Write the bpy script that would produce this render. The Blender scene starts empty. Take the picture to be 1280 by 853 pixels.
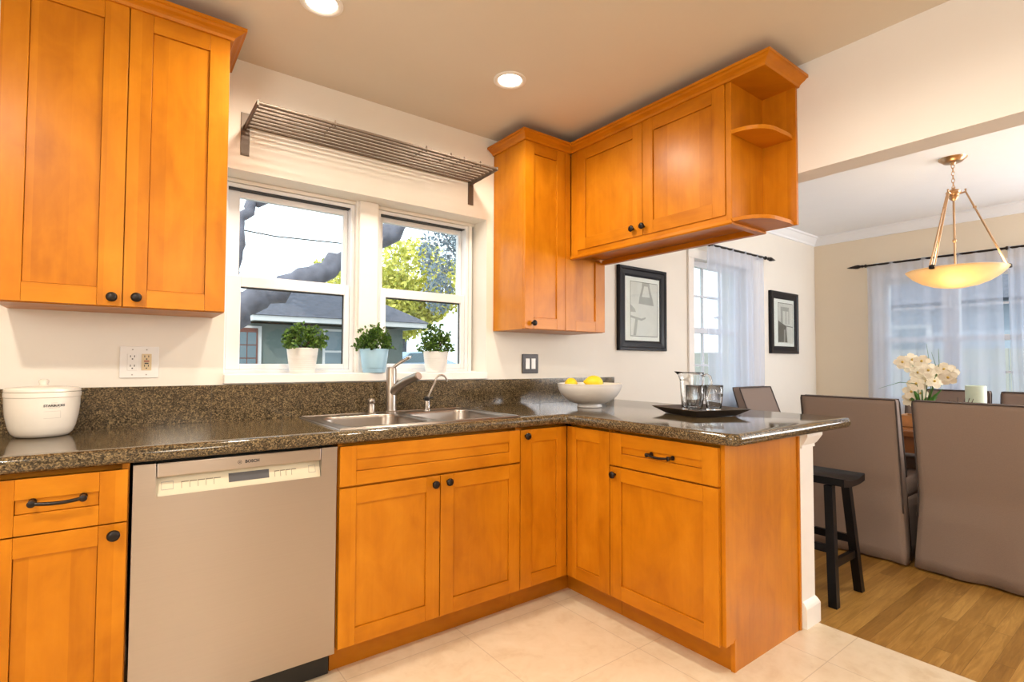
import bpy, bmesh, math, random
from mathutils import Vector, Matrix
random.seed(7)
PI = math.pi
scene = bpy.context.scene
C = scene.collection

# ------------------------------------------------------------------ camera
cam_d = bpy.data.cameras.new('camera')
cam = bpy.data.objects.new('camera', cam_d)
C.objects.link(cam)
Rv = (0.79865699, -0.6017726, 0.00409137)
Uv = (-0.02266074, -0.02327947, 0.99947214)
Fv = (0.60135971, 0.79832813, 0.03222892)
cam.matrix_world = Matrix(((Rv[0], Uv[0], -Fv[0], -0.78902), (Rv[1], Uv[1], -Fv[1], -2.5592),
                           (Rv[2], Uv[2], -Fv[2], 1.17246), (0, 0, 0, 1)))
cam_d.sensor_width = 36.0
cam_d.lens = 650.162 * 36 / 1280
cam_d.shift_y = 0.00443
cam_d.clip_start = 0.05
cam_d.clip_end = 300
scene.camera = cam

# ------------------------------------------------------------------ world, sun, big lights, exposure
world = bpy.data.worlds.new('sky')
scene.world = world
world.use_nodes = True
wn = world.node_tree
bg = wn.nodes['Background']
bg.inputs['Color'].default_value = (0.80, 0.90, 1.0, 1)
bg.inputs['Strength'].default_value = 2.8

def light(name, kind, loc, energy, color=(1, 1, 1), direction=None, **kw):
    d = bpy.data.lights.new(name, kind)
    d.energy = energy
    d.color = color
    for k, v in kw.items():
        setattr(d, k, v)
    o = bpy.data.objects.new(name, d)
    C.objects.link(o)
    o.location = loc
    if direction is not None:
        o.rotation_euler = Vector(direction).to_track_quat('-Z', 'Y').to_euler()
    return o

sun = light('sun', 'SUN', (-6, -8, 12), 2.6, (1.0, 0.95, 0.86), direction=(0.55, 0.50, -0.72), angle=0.01)
rear_fill = light('rear_fill_light', 'AREA', (-0.22, -4.66, 2.0), 22, (1.0, 0.90, 0.74), direction=(0.0, 1, -0.02),  # added fill strip before the blank rear wall, out of view
                 shape='RECTANGLE', size=0.55, size_y=0.9)
left_fill = light('left_fill_light', 'AREA', (-2.22, -2.7, 1.65), 36, (0.96, 0.98, 1.0), direction=(1, 0.25, -0.05),  # added soft fill from the left; that wall has no window
                 shape='RECTANGLE', size=1.7, size_y=1.2)
dine_fill = light('dining_fill_light', 'AREA', (5.26, -3.45, 1.55), 90, (0.93, 0.96, 1.0), direction=(-1, 0.12, 0.25),  # unseen fill added to brighten the dining room from the right
                 shape='RECTANGLE', size=1.9, size_y=1.3)
dine_rear_fill = light('dining_rear_fill_light', 'AREA', (4.55, -4.62, 1.8), 75, (0.93, 0.96, 1.0), direction=(-0.12, 1, 0.15),  # second unseen dining fill, added in front of the solid rear wall
                  shape='RECTANGLE', size=1.2, size_y=1.3)
for nm, loc, d_, sx, sy in (('window_portal', (0.24, 0.26, 1.56), (0, -1, 0), 1.3, 0.95),
                            ('window_portal', (3.45, 0.26, 1.45), (0, -1, 0), 0.95, 1.3),
                            ('window_portal', (5.60, -1.18, 1.4), (-1, 0, 0), 1.3, 1.3)):
    lo = light(nm, 'AREA', loc, 1.0, direction=d_, shape='RECTANGLE', size=sx, size_y=sy)
    lo.data.cycles.is_portal = True

scene.view_settings.view_transform = 'Standard'
scene.view_settings.look = 'None'
scene.view_settings.gamma = 1.0
scene.view_settings.use_curve_mapping = False
scene.view_settings.exposure = 0.06
cy = scene.cycles
cy.use_denoising = True
cy.max_bounces = 20
cy.diffuse_bounces = 5
cy.glossy_bounces = 4
cy.transmission_bounces = 18
cy.transparent_max_bounces = 24
cy.caustics_reflective = False
cy.caustics_refractive = False
cy.sample_clamp_indirect = 6.0

# ------------------------------------------------------------------ materials
def mat(name):
    m = bpy.data.materials.new(name)
    m.use_nodes = True
    nt = m.node_tree
    return m, nt, nt.nodes['Principled BSDF']

def plain(name, col, rough=0.5, metal=0.0, noise=0.04, scale=30, bump=0.0, **kw):
    m, nt, p = mat(name)
    geo = nt.nodes.new('ShaderNodeNewGeometry')
    n = nt.nodes.new('ShaderNodeTexNoise')
    n.inputs['Scale'].default_value = scale
    n.inputs['Detail'].default_value = 4
    nt.links.new(geo.outputs['Position'], n.inputs['Vector'])
    mx = nt.nodes.new('ShaderNodeMix')
    mx.data_type = 'RGBA'
    mx.inputs[6].default_value = tuple(c * (1 - noise) for c in col) + (1,)
    mx.inputs[7].default_value = tuple(min(1, c * (1 + noise)) for c in col) + (1,)
    nt.links.new(n.outputs['Fac'], mx.inputs[0])
    nt.links.new(mx.outputs[2], p.inputs['Base Color'])
    p.inputs['Roughness'].default_value = rough
    p.inputs['Metallic'].default_value = metal
    for k, v in kw.items():
        p.inputs[k].default_value = v
    if bump:
        b = nt.nodes.new('ShaderNodeBump')
        b.inputs['Strength'].default_value = bump
        b.inputs['Distance'].default_value = 0.01
        nt.links.new(n.outputs['Fac'], b.inputs['Height'])
        nt.links.new(b.outputs['Normal'], p.inputs['Normal'])
    return m

def math_node(nt, op, a=None, b=None, c=None):
    n = nt.nodes.new('ShaderNodeMath')
    n.operation = op
    for i, v in enumerate((a, b, c)):
        if v is None:
            continue
        if isinstance(v, (int, float)):
            n.inputs[i].default_value = v
        else:
            nt.links.new(v, n.inputs[i])
    return n.outputs[0]

def ramp(nt, fac, stops, interp='LINEAR'):
    r = nt.nodes.new('ShaderNodeValToRGB')
    r.color_ramp.interpolation = interp
    e = r.color_ramp.elements
    while len(e) < len(stops):
        e.new(0.5)
    for el, (p, c) in zip(e, stops):
        el.position = p
        el.color = tuple(c) + (1,)
    nt.links.new(fac, r.inputs[0])
    return r.outputs[0]

def mixrgb(nt, fac, a, b, blend='MIX'):
    n = nt.nodes.new('ShaderNodeMix')
    n.data_type = 'RGBA'
    n.blend_type = blend
    if isinstance(fac, (int, float)):
        n.inputs[0].default_value = fac
    else:
        nt.links.new(fac, n.inputs[0])
    for i, v in ((6, a), (7, b)):
        if isinstance(v, tuple):
            n.inputs[i].default_value = v + (1,) if len(v) == 3 else v
        else:
            nt.links.new(v, n.inputs[i])
    return n.outputs[2]

def position(nt):
    g = nt.nodes.new('ShaderNodeNewGeometry')
    s = nt.nodes.new('ShaderNodeSeparateXYZ')
    nt.links.new(g.outputs['Position'], s.inputs[0])
    return s.outputs

def combine(nt, x, y, z):
    n = nt.nodes.new('ShaderNodeCombineXYZ')
    for i, v in enumerate((x, y, z)):
        if isinstance(v, (int, float)):
            n.inputs[i].default_value = v
        else:
            nt.links.new(v, n.inputs[i])
    return n.outputs[0]

def noise(nt, vec, scale, detail=4, rough=0.55, dist=0.0):
    n = nt.nodes.new('ShaderNodeTexNoise')
    n.inputs['Scale'].default_value = scale
    n.inputs['Detail'].default_value = detail
    n.inputs['Roughness'].default_value = rough
    n.inputs['Distortion'].default_value = dist
    nt.links.new(vec, n.inputs['Vector'])
    return n.outputs['Fac']

WOOD_LO, WOOD_MID, WOOD_HI = (0.37, 0.112, 0.0022), (0.51, 0.172, 0.0045), (0.63, 0.240, 0.011)

def maple(name, vertical=True, tint=1.0):
    m, nt, p = mat(name)
    x, y, z = position(nt)
    u = math_node(nt, 'ADD', x, y)
    cross, along = (u, z) if vertical else (z, u)
    v = combine(nt, math_node(nt, 'MULTIPLY', cross, 14.0), math_node(nt, 'MULTIPLY', along, 1.3),
                math_node(nt, 'MULTIPLY', math_node(nt, 'SUBTRACT', x, y), 0.7))
    g = noise(nt, v, 2.2, 6, 0.6, 0.6)
    v2 = combine(nt, math_node(nt, 'MULTIPLY', cross, 3.0), math_node(nt, 'MULTIPLY', along, 1.6), x)
    blotch = noise(nt, v2, 2.6, 4, 0.55, 0.5)
    wn_ = nt.nodes.new('ShaderNodeTexWhiteNoise')
    wn_.noise_dimensions = '1D'
    nt.links.new(math_node(nt, 'FLOOR', math_node(nt, 'MULTIPLY', cross, 11.3)), wn_.inputs['W'])
    t = math_node(nt, 'ADD', math_node(nt, 'MULTIPLY', g, 0.26), math_node(nt, 'MULTIPLY', blotch, 0.74))
    t = math_node(nt, 'ADD', t, math_node(nt, 'MULTIPLY', math_node(nt, 'SUBTRACT', wn_.outputs['Value'], 0.5), 0.17))
    col = ramp(nt, t, [(0.22, tuple(c * tint for c in WOOD_LO)), (0.5, tuple(c * tint for c in WOOD_MID)),
                       (0.80, tuple(c * tint for c in WOOD_HI))])
    nt.links.new(col, p.inputs['Base Color'])
    p.inputs['Roughness'].default_value = 0.36
    p.inputs['Coat Weight'].default_value = 0.08
    p.inputs['Coat Roughness'].default_value = 0.25
    p.inputs['Specular IOR Level'].default_value = 0.22
    return m

WV = maple('maple_upright_grain', True)
WH = maple('maple_level_grain', False)
WK = maple('maple_shade_tone', False, 0.85)  # same maple, with toe-kick and groove shade darkened into its colour

def granite_mat():
    m, nt, p = mat('granite')
    g = nt.nodes.new('ShaderNodeNewGeometry')
    pos = g.outputs['Position']
    n1 = noise(nt, pos, 210, 5, 0.8)
    n2 = noise(nt, pos, 42, 4, 0.7)
    vor = nt.nodes.new('ShaderNodeTexVoronoi')
    vor.inputs['Scale'].default_value = 260
    nt.links.new(pos, vor.inputs['Vector'])
    wv = nt.nodes.new('ShaderNodeSeparateColor')
    nt.links.new(vor.outputs['Color'], wv.inputs[0])
    t = math_node(nt, 'ADD', math_node(nt, 'MULTIPLY', n1, 0.62), math_node(nt, 'MULTIPLY', n2, 0.2))
    t = math_node(nt, 'ADD', t, math_node(nt, 'MULTIPLY', wv.outputs[0], 0.2))
    col = ramp(nt, t, [(0.36, (0.012, 0.009, 0.006)), (0.46, (0.040, 0.029, 0.016)), (0.55, (0.12, 0.083, 0.042)),
                       (0.68, (0.31, 0.225, 0.11))])
    nt.links.new(col, p.inputs['Base Color'])
    p.inputs['Roughness'].default_value = 0.10
    p.inputs['Specular IOR Level'].default_value = 0.5
    p.inputs['IOR'].default_value = 1.55
    return m
GRANITE = granite_mat()

def tile_mat():
    m, nt, p = mat('cream_marble_tile')
    x, y, z = position(nt)
    fx = math_node(nt, 'FRACT', math_node(nt, 'DIVIDE', math_node(nt, 'ADD', x, 0.10 + 5.2), 0.52))
    fy = math_node(nt, 'FRACT', math_node(nt, 'DIVIDE', math_node(nt, 'ADD', y, 1.138 + 5.05), 0.505))
    ex = math_node(nt, 'MINIMUM', fx, math_node(nt, 'SUBTRACT', 1.0, fx))
    ey = math_node(nt, 'MINIMUM', fy, math_node(nt, 'SUBTRACT', 1.0, fy))
    line = math_node(nt, 'LESS_THAN', math_node(nt, 'MINIMUM', ex, ey), 0.0035)
    pos = combine(nt, x, y, z)
    a = noise(nt, pos, 3.0, 6, 0.6, 1.5)
    b = noise(nt, pos, 14.0, 5, 0.65, 1.0)
    t = math_node(nt, 'ADD', math_node(nt, 'MULTIPLY', a, 0.6), math_node(nt, 'MULTIPLY', b, 0.4))
    col = ramp(nt, t, [(0.32, (0.62, 0.48, 0.31)), (0.5, (0.72, 0.60, 0.43)), (0.7, (0.78, 0.67, 0.51))])
    col = mixrgb(nt, math_node(nt, 'MULTIPLY', line, 0.55), col, (0.42, 0.32, 0.21))
    nt.links.new(col, p.inputs['Base Color'])
    p.inputs['Roughness'].default_value = 0.28
    return m
TILE = tile_mat()

def oak_floor_mat():
    m, nt, p = mat('oak_floor')
    x, y, z = position(nt)
    rowf = math_node(nt, 'DIVIDE', y, 0.060)
    row = math_node(nt, 'FLOOR', rowf)
    w1 = nt.nodes.new('ShaderNodeTexWhiteNoise')
    w1.noise_dimensions = '1D'
    nt.links.new(row, w1.inputs['W'])
    xs = math_node(nt, 'ADD', math_node(nt, 'DIVIDE', x, 1.7), math_node(nt, 'MULTIPLY', w1.outputs['Value'], 7.0))
    brd = math_node(nt, 'FLOOR', xs)
    w2 = nt.nodes.new('ShaderNodeTexWhiteNoise')
    w2.noise_dimensions = '2D'
    nt.links.new(combine(nt, row, brd, 0.0), w2.inputs['Vector'])
    v = combine(nt, math_node(nt, 'MULTIPLY', x, 1.4), math_node(nt, 'MULTIPLY', y, 17.0), math_node(nt, 'MULTIPLY', w2.outputs['Value'], 9.0))
    g = noise(nt, v, 2.6, 6, 0.65, 1.2)
    t = math_node(nt, 'ADD', math_node(nt, 'MULTIPLY', g, 0.70), math_node(nt, 'MULTIPLY', w2.outputs['Value'], 0.28))
    col = ramp(nt, t, [(0.22, (0.19, 0.085, 0.014)), (0.5, (0.33, 0.165, 0.033)), (0.75, (0.54, 0.30, 0.075))])
    fr = math_node(nt, 'FRACT', rowf)
    ln = math_node(nt, 'LESS_THAN', math_node(nt, 'MINIMUM', fr, math_node(nt, 'SUBTRACT', 1.0, fr)), 0.012)
    fb = math_node(nt, 'FRACT', xs)
    lb = math_node(nt, 'LESS_THAN', fb, 0.002)
    col = mixrgb(nt, math_node(nt, 'MULTIPLY', math_node(nt, 'MAXIMUM', ln, lb), 0.6), col, (0.10, 0.045, 0.012))
    nt.links.new(col, p.inputs['Base Color'])
    p.inputs['Roughness'].default_value = 0.32
    return m
OAK = oak_floor_mat()

def steel_mat(name, col, rough, brush=(2.0, 2.0, 260.0), amt=0.12, aniso=0.0):
    m, nt, p = mat(name)
    x, y, z = position(nt)
    v = combine(nt, math_node(nt, 'MULTIPLY', x, brush[0]), math_node(nt, 'MULTIPLY', y, brush[1]), math_node(nt, 'MULTIPLY', z, brush[2]))
    n = noise(nt, v, 1.0, 3, 0.6)
    r = math_node(nt, 'ADD', rough - amt / 2, math_node(nt, 'MULTIPLY', n, amt))
    nt.links.new(r, p.inputs['Roughness'])
    nt.links.new(mixrgb(nt, n, tuple(c * 0.93 for c in col), col), p.inputs['Base Color'])
    p.inputs['Metallic'].default_value = 1.0
    p.inputs['Anisotropic'].default_value = aniso
    p.inputs['Anisotropic Rotation'].default_value = 0.25 if aniso else 0.0
    tg = nt.nodes.new('ShaderNodeTangent')
    tg.direction_type = 'RADIAL'
    tg.axis = 'Z'
    nt.links.new(tg.outputs[0], p.inputs['Tangent'])
    b = nt.nodes.new('ShaderNodeBump')
    b.inputs['Strength'].default_value = 0.008
    b.inputs['Distance'].default_value = 0.002
    nt.links.new(n, b.inputs['Height'])
    nt.links.new(b.outputs['Normal'], p.inputs['Normal'])
    return m
STEEL = steel_mat('brushed_steel_door', (0.50, 0.44, 0.40), 0.30, (0.4, 0.4, 220.0), 0.05, aniso=0.75)
SINKM = steel_mat('sink_steel', (0.34, 0.30, 0.265), 0.33, (4, 4, 4), 0.1)
NICKEL = plain('brushed_nickel', (0.40, 0.35, 0.305), 0.30, 1.0)
CHROME = plain('chrome', (0.80, 0.80, 0.80), 0.08, 1.0)
BRONZE = plain('dark_bronze', (0.018, 0.013, 0.011), 0.32, 0.6)
RACKM = plain('rack_metal', (0.125, 0.09, 0.066), 0.45, 0.4)
WALLK = plain('kitchen_wall_paint', (0.80, 0.75, 0.67), 0.65, 0, 0.02, 6)
WALLD = plain('dining_wall_paint', (0.80, 0.755, 0.68), 0.65, 0, 0.02, 6)
WALLR = plain('dining_side_wall_paint', (0.79, 0.69, 0.54), 0.65, 0, 0.02, 6)
WALLREAR = plain('rear_wall_paint', (0.62, 0.54, 0.45), 0.65, 0, 0.02, 6)
HEADM = plain('header_paint', (0.79, 0.765, 0.745), 0.65, 0, 0.02, 6)
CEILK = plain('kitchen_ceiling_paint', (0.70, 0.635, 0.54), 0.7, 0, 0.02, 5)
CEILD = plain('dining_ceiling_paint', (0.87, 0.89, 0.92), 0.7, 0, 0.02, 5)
TRIMW = plain('white_trim_paint', (0.84, 0.81, 0.77), 0.35, 0, 0.02, 20)
VINYL = plain('white_vinyl', (0.82, 0.83, 0.85), 0.35, 0, 0.01, 20)
DARKGAP = plain('dark_gasket', (0.02, 0.02, 0.02), 0.6)
BLACK = plain('black_plastic', (0.012, 0.012, 0.012), 0.35)
WHITEP = plain('white_plastic', (0.80, 0.78, 0.75), 0.3)
IVORY = plain('ivory_plastic', (0.66, 0.53, 0.33), 0.35)
REDP = plain('red_button', (0.33, 0.06, 0.04), 0.4)
CERAM = plain('cream_ceramic', (0.82, 0.77, 0.69), 0.18)
POTW = plain('white_pot_glaze', (0.80, 0.78, 0.75), 0.4)
POTB = plain('light_blue_pot_glaze', (0.33, 0.53, 0.68), 0.4)
SOIL = plain('potting_soil', (0.02, 0.014, 0.01), 0.9)
LEMON = plain('lemon_peel', (0.86, 0.62, 0.015), 0.42, 0, 0.06, 140, 0.25)
BOWLM = plain('white_bowl_glaze', (0.82, 0.79, 0.76), 0.22)
TRAYM = plain('dark_wood_tray', (0.075, 0.058, 0.048), 0.34, 0.2, 0.3, 25)
PANELC = plain('control_panel_plastic', (0.70, 0.62, 0.46), 0.35, 0.1)
PANELLINE = plain('control_print', (0.23, 0.20, 0.15), 0.5)
SCREEN = plain('display_glass', (0.10, 0.10, 0.11), 0.12)
INK = plain('dark_ink', (0.03, 0.03, 0.035), 0.5)
INKG = plain('grey_ink', (0.36, 0.33, 0.30), 0.5)
CLOTH = plain('taupe_linen', (0.24, 0.178, 0.145), 0.9, 0, 0.10, 220, 0.12)
PIPING = plain('dark_piping', (0.055, 0.042, 0.04), 0.8)
ESPR = plain('espresso_wood', (0.005, 0.0035, 0.003), 0.32, 0, 0.1, 20, 0, **{'Specular IOR Level': 0.2})
TABLEW = plain('warm_brown_wood', (0.26, 0.095, 0.03), 0.22, 0, 0.2, 12)
PLANTW = plain('planter_wood', (0.48, 0.22, 0.075), 0.5, 0, 0.25, 30)
BRASS = plain('antique_brass', (0.55, 0.35, 0.20), 0.30, 1.0)
FRAMEB = plain('black_frame_lacquer', (0.010, 0.010, 0.014), 0.3, **{'Specular IOR Level': 0.2})
MATB = plain('white_mat_board', (0.93, 0.93, 0.93), 0.8)
PRINTL = plain('print_pale_grey', (0.72, 0.71, 0.70), 0.4, 0, 0.16, 9)
PRINTM = plain('print_mid_grey', (0.40, 0.395, 0.39), 0.4, 0, 0.22, 16)
PRINTD = plain('print_dark_grey', (0.12, 0.118, 0.115), 0.4, 0, 0.4, 30)
PETAL = plain('cream_petal', (0.84, 0.78, 0.62), 0.6, 0, 0.1, 40)
PETALC = plain('yellow_flower_heart', (0.62, 0.42, 0.08), 0.6)
STEMG = plain('green_stem', (0.06, 0.16, 0.03), 0.5)
LEAFG = plain('orchid_leaf', (0.05, 0.19, 0.025), 0.4)
TWIG = plain('brown_twig', (0.07, 0.035, 0.02), 0.7)

def leaf_mat(name, lo, hi, scale=60):
    m, nt, p = mat(name)
    g = nt.nodes.new('ShaderNodeNewGeometry')
    n = noise(nt, g.outputs['Position'], scale, 3)
    wnn = nt.nodes.new('ShaderNodeTexWhiteNoise')
    wnn.noise_dimensions = '1D'
    nt.links.new(g.outputs['Random Per Island'], wnn.inputs['W'])
    t = math_node(nt, 'ADD', math_node(nt, 'MULTIPLY', n, 0.4), math_node(nt, 'MULTIPLY', wnn.outputs['Value'], 0.6))
    col = ramp(nt, t, [(0.2, lo), (0.8, hi)])
    nt.links.new(col, p.inputs['Base Color'])
    p.inputs['Roughness'].default_value = 0.45
    tr = nt.nodes.new('ShaderNodeBsdfTranslucent')
    nt.links.new(col, tr.inputs['Color'])
    mx = nt.nodes.new('ShaderNodeMixShader')
    mx.inputs[0].default_value = 0.3
    nt.links.new(p.outputs[0], mx.inputs[1])
    nt.links.new(tr.outputs[0], mx.inputs[2])
    nt.links.new(mx.outputs[0], nt.nodes['Material Output'].inputs[0])
    return m
BOXW = leaf_mat('boxwood_leaf', (0.02, 0.055, 0.008), (0.16, 0.30, 0.045))
YLEAF = leaf_mat('yellow_green_leaf', (0.26, 0.30, 0.03), (0.95, 0.88, 0.22), 2)
BLEAF = leaf_mat('pale_grey_green_leaf', (0.10, 0.16, 0.20), (0.36, 0.44, 0.48), 2)
GLEAF = leaf_mat('hedge_leaf', (0.08, 0.15, 0.06), (0.28, 0.36, 0.20), 2)
BARK = plain('grey_bark', (0.13, 0.13, 0.16), 0.9, 0, 0.8, 7, 1.0)
HOUSEW = plain('grey_green_stucco', (0.115, 0.145, 0.135), 0.8, 0, 0.05, 8)
SHINGLE = plain('grey_shingle', (0.085, 0.09, 0.115), 0.85, 0, 0.5, 9)
FASCIA = plain('white_fascia', (0.55, 0.55, 0.55), 0.6)
REDDOOR = plain('red_brown_door', (0.12, 0.035, 0.022), 0.5)
PANEOUT = plain('dim_house_pane', (0.12, 0.17, 0.20), 0.1)
LAWN = plain('pale_paving', (0.33, 0.33, 0.30), 0.9, 0, 0.15, 3)
CARB = plain('light_blue_car_paint', (0.36, 0.50, 0.66), 0.25)
TYRE = plain('tyre_rubber', (0.02, 0.02, 0.022), 0.7)

def glass_pane_mat():
    m, nt, p = mat('window_glass')
    nt.nodes.remove(p)
    t = nt.nodes.new('ShaderNodeBsdfTransparent')
    t.inputs[0].default_value = (0.95, 0.97, 0.96, 1)
    g = nt.nodes.new('ShaderNodeBsdfGlossy')
    g.inputs['Roughness'].default_value = 0.02
    geo = nt.nodes.new('ShaderNodeNewGeometry')
    dp = nt.nodes.new('ShaderNodeVectorMath')
    dp.operation = 'DOT_PRODUCT'
    nt.links.new(geo.outputs['Normal'], dp.inputs[0])
    nt.links.new(geo.outputs['Incoming'], dp.inputs[1])
    c1 = math_node(nt, 'SUBTRACT', 1.0, math_node(nt, 'ABSOLUTE', dp.outputs['Value']))
    fr = math_node(nt, 'ADD', 0.03, math_node(nt, 'MULTIPLY', math_node(nt, 'POWER', c1, 5.0), 0.6))
    mx = nt.nodes.new('ShaderNodeMixShader')
    nt.links.new(fr, mx.inputs[0])
    nt.links.new(t.outputs[0], mx.inputs[1])
    nt.links.new(g.outputs[0], mx.inputs[2])
    nt.links.new(mx.outputs[0], nt.nodes['Material Output'].inputs[0])
    return m
GLASS = glass_pane_mat()
TABLEGLASS, _nt, _p = mat('clear_drinking_glass')
_p.inputs['Base Color'].default_value = (0.97, 0.98, 0.98, 1)
_p.inputs['Roughness'].default_value = 0.02
_p.inputs['Transmission Weight'].default_value = 1.0
_p.inputs['IOR'].default_value = 1.45

def sheer_mat():
    m, nt, p = mat('sheer_white_voile')
    nt.nodes.remove(p)
    d = nt.nodes.new('ShaderNodeBsdfDiffuse')
    tl = nt.nodes.new('ShaderNodeBsdfTranslucent')
    tp = nt.nodes.new('ShaderNodeBsdfTransparent')
    g = nt.nodes.new('ShaderNodeNewGeometry')
    n = noise(nt, g.outputs['Position'], 500, 2)
    col = mixrgb(nt, n, (0.66, 0.73, 0.90), (0.76, 0.82, 0.96))  # white cloth; the blue of the daylight is put into its colour
    nt.links.new(col, d.inputs[0])
    nt.links.new(col, tl.inputs[0])
    a = nt.nodes.new('ShaderNodeMixShader')
    a.inputs[0].default_value = 0.55
    nt.links.new(d.outputs[0], a.inputs[1])
    nt.links.new(tl.outputs[0], a.inputs[2])
    b = nt.nodes.new('ShaderNodeMixShader')
    b.inputs[0].default_value = 0.42
    nt.links.new(a.outputs[0], b.inputs[1])
    nt.links.new(tp.outputs[0], b.inputs[2])
    nt.links.new(b.outputs[0], nt.nodes['Material Output'].inputs[0])
    return m
SHEER = sheer_mat()

def emis(name, col, strength):
    m, nt, p = mat(name)
    p.inputs['Base Color'].default_value = tuple(col) + (1,)
    p.inputs['Emission Color'].default_value = tuple(col) + (1,)
    p.inputs['Emission Strength'].default_value = strength
    return m
LENS = emis('lit_lamp_lens', (1.0, 0.90, 0.76), 9.0)

def alabaster():
    m, nt, p = mat('amber_alabaster_glass')
    g = nt.nodes.new('ShaderNodeNewGeometry')
    n = noise(nt, g.outputs['Position'], 9, 4)
    col = mixrgb(nt, n, (0.84, 0.66, 0.40), (0.93, 0.78, 0.54))
    nt.links.new(col, p.inputs['Base Color'])
    p.inputs['Roughness'].default_value = 0.3
    nt.links.new(col, p.inputs['Emission Color'])
    p.inputs['Emission Strength'].default_value = 0.04
    tl = nt.nodes.new('ShaderNodeBsdfTranslucent')
    nt.links.new(col, tl.inputs[0])
    mx = nt.nodes.new('ShaderNodeMixShader')
    mx.inputs[0].default_value = 0.5
    nt.links.new(p.outputs[0], mx.inputs[1])
    nt.links.new(tl.outputs[0], mx.inputs[2])
    nt.links.new(mx.outputs[0], nt.nodes['Material Output'].inputs[0])
    return m
ALAB = alabaster()
FROST = plain('frosted_green_white_glass', (0.62, 0.74, 0.62), 0.5, 0, 0.08, 30)

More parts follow.
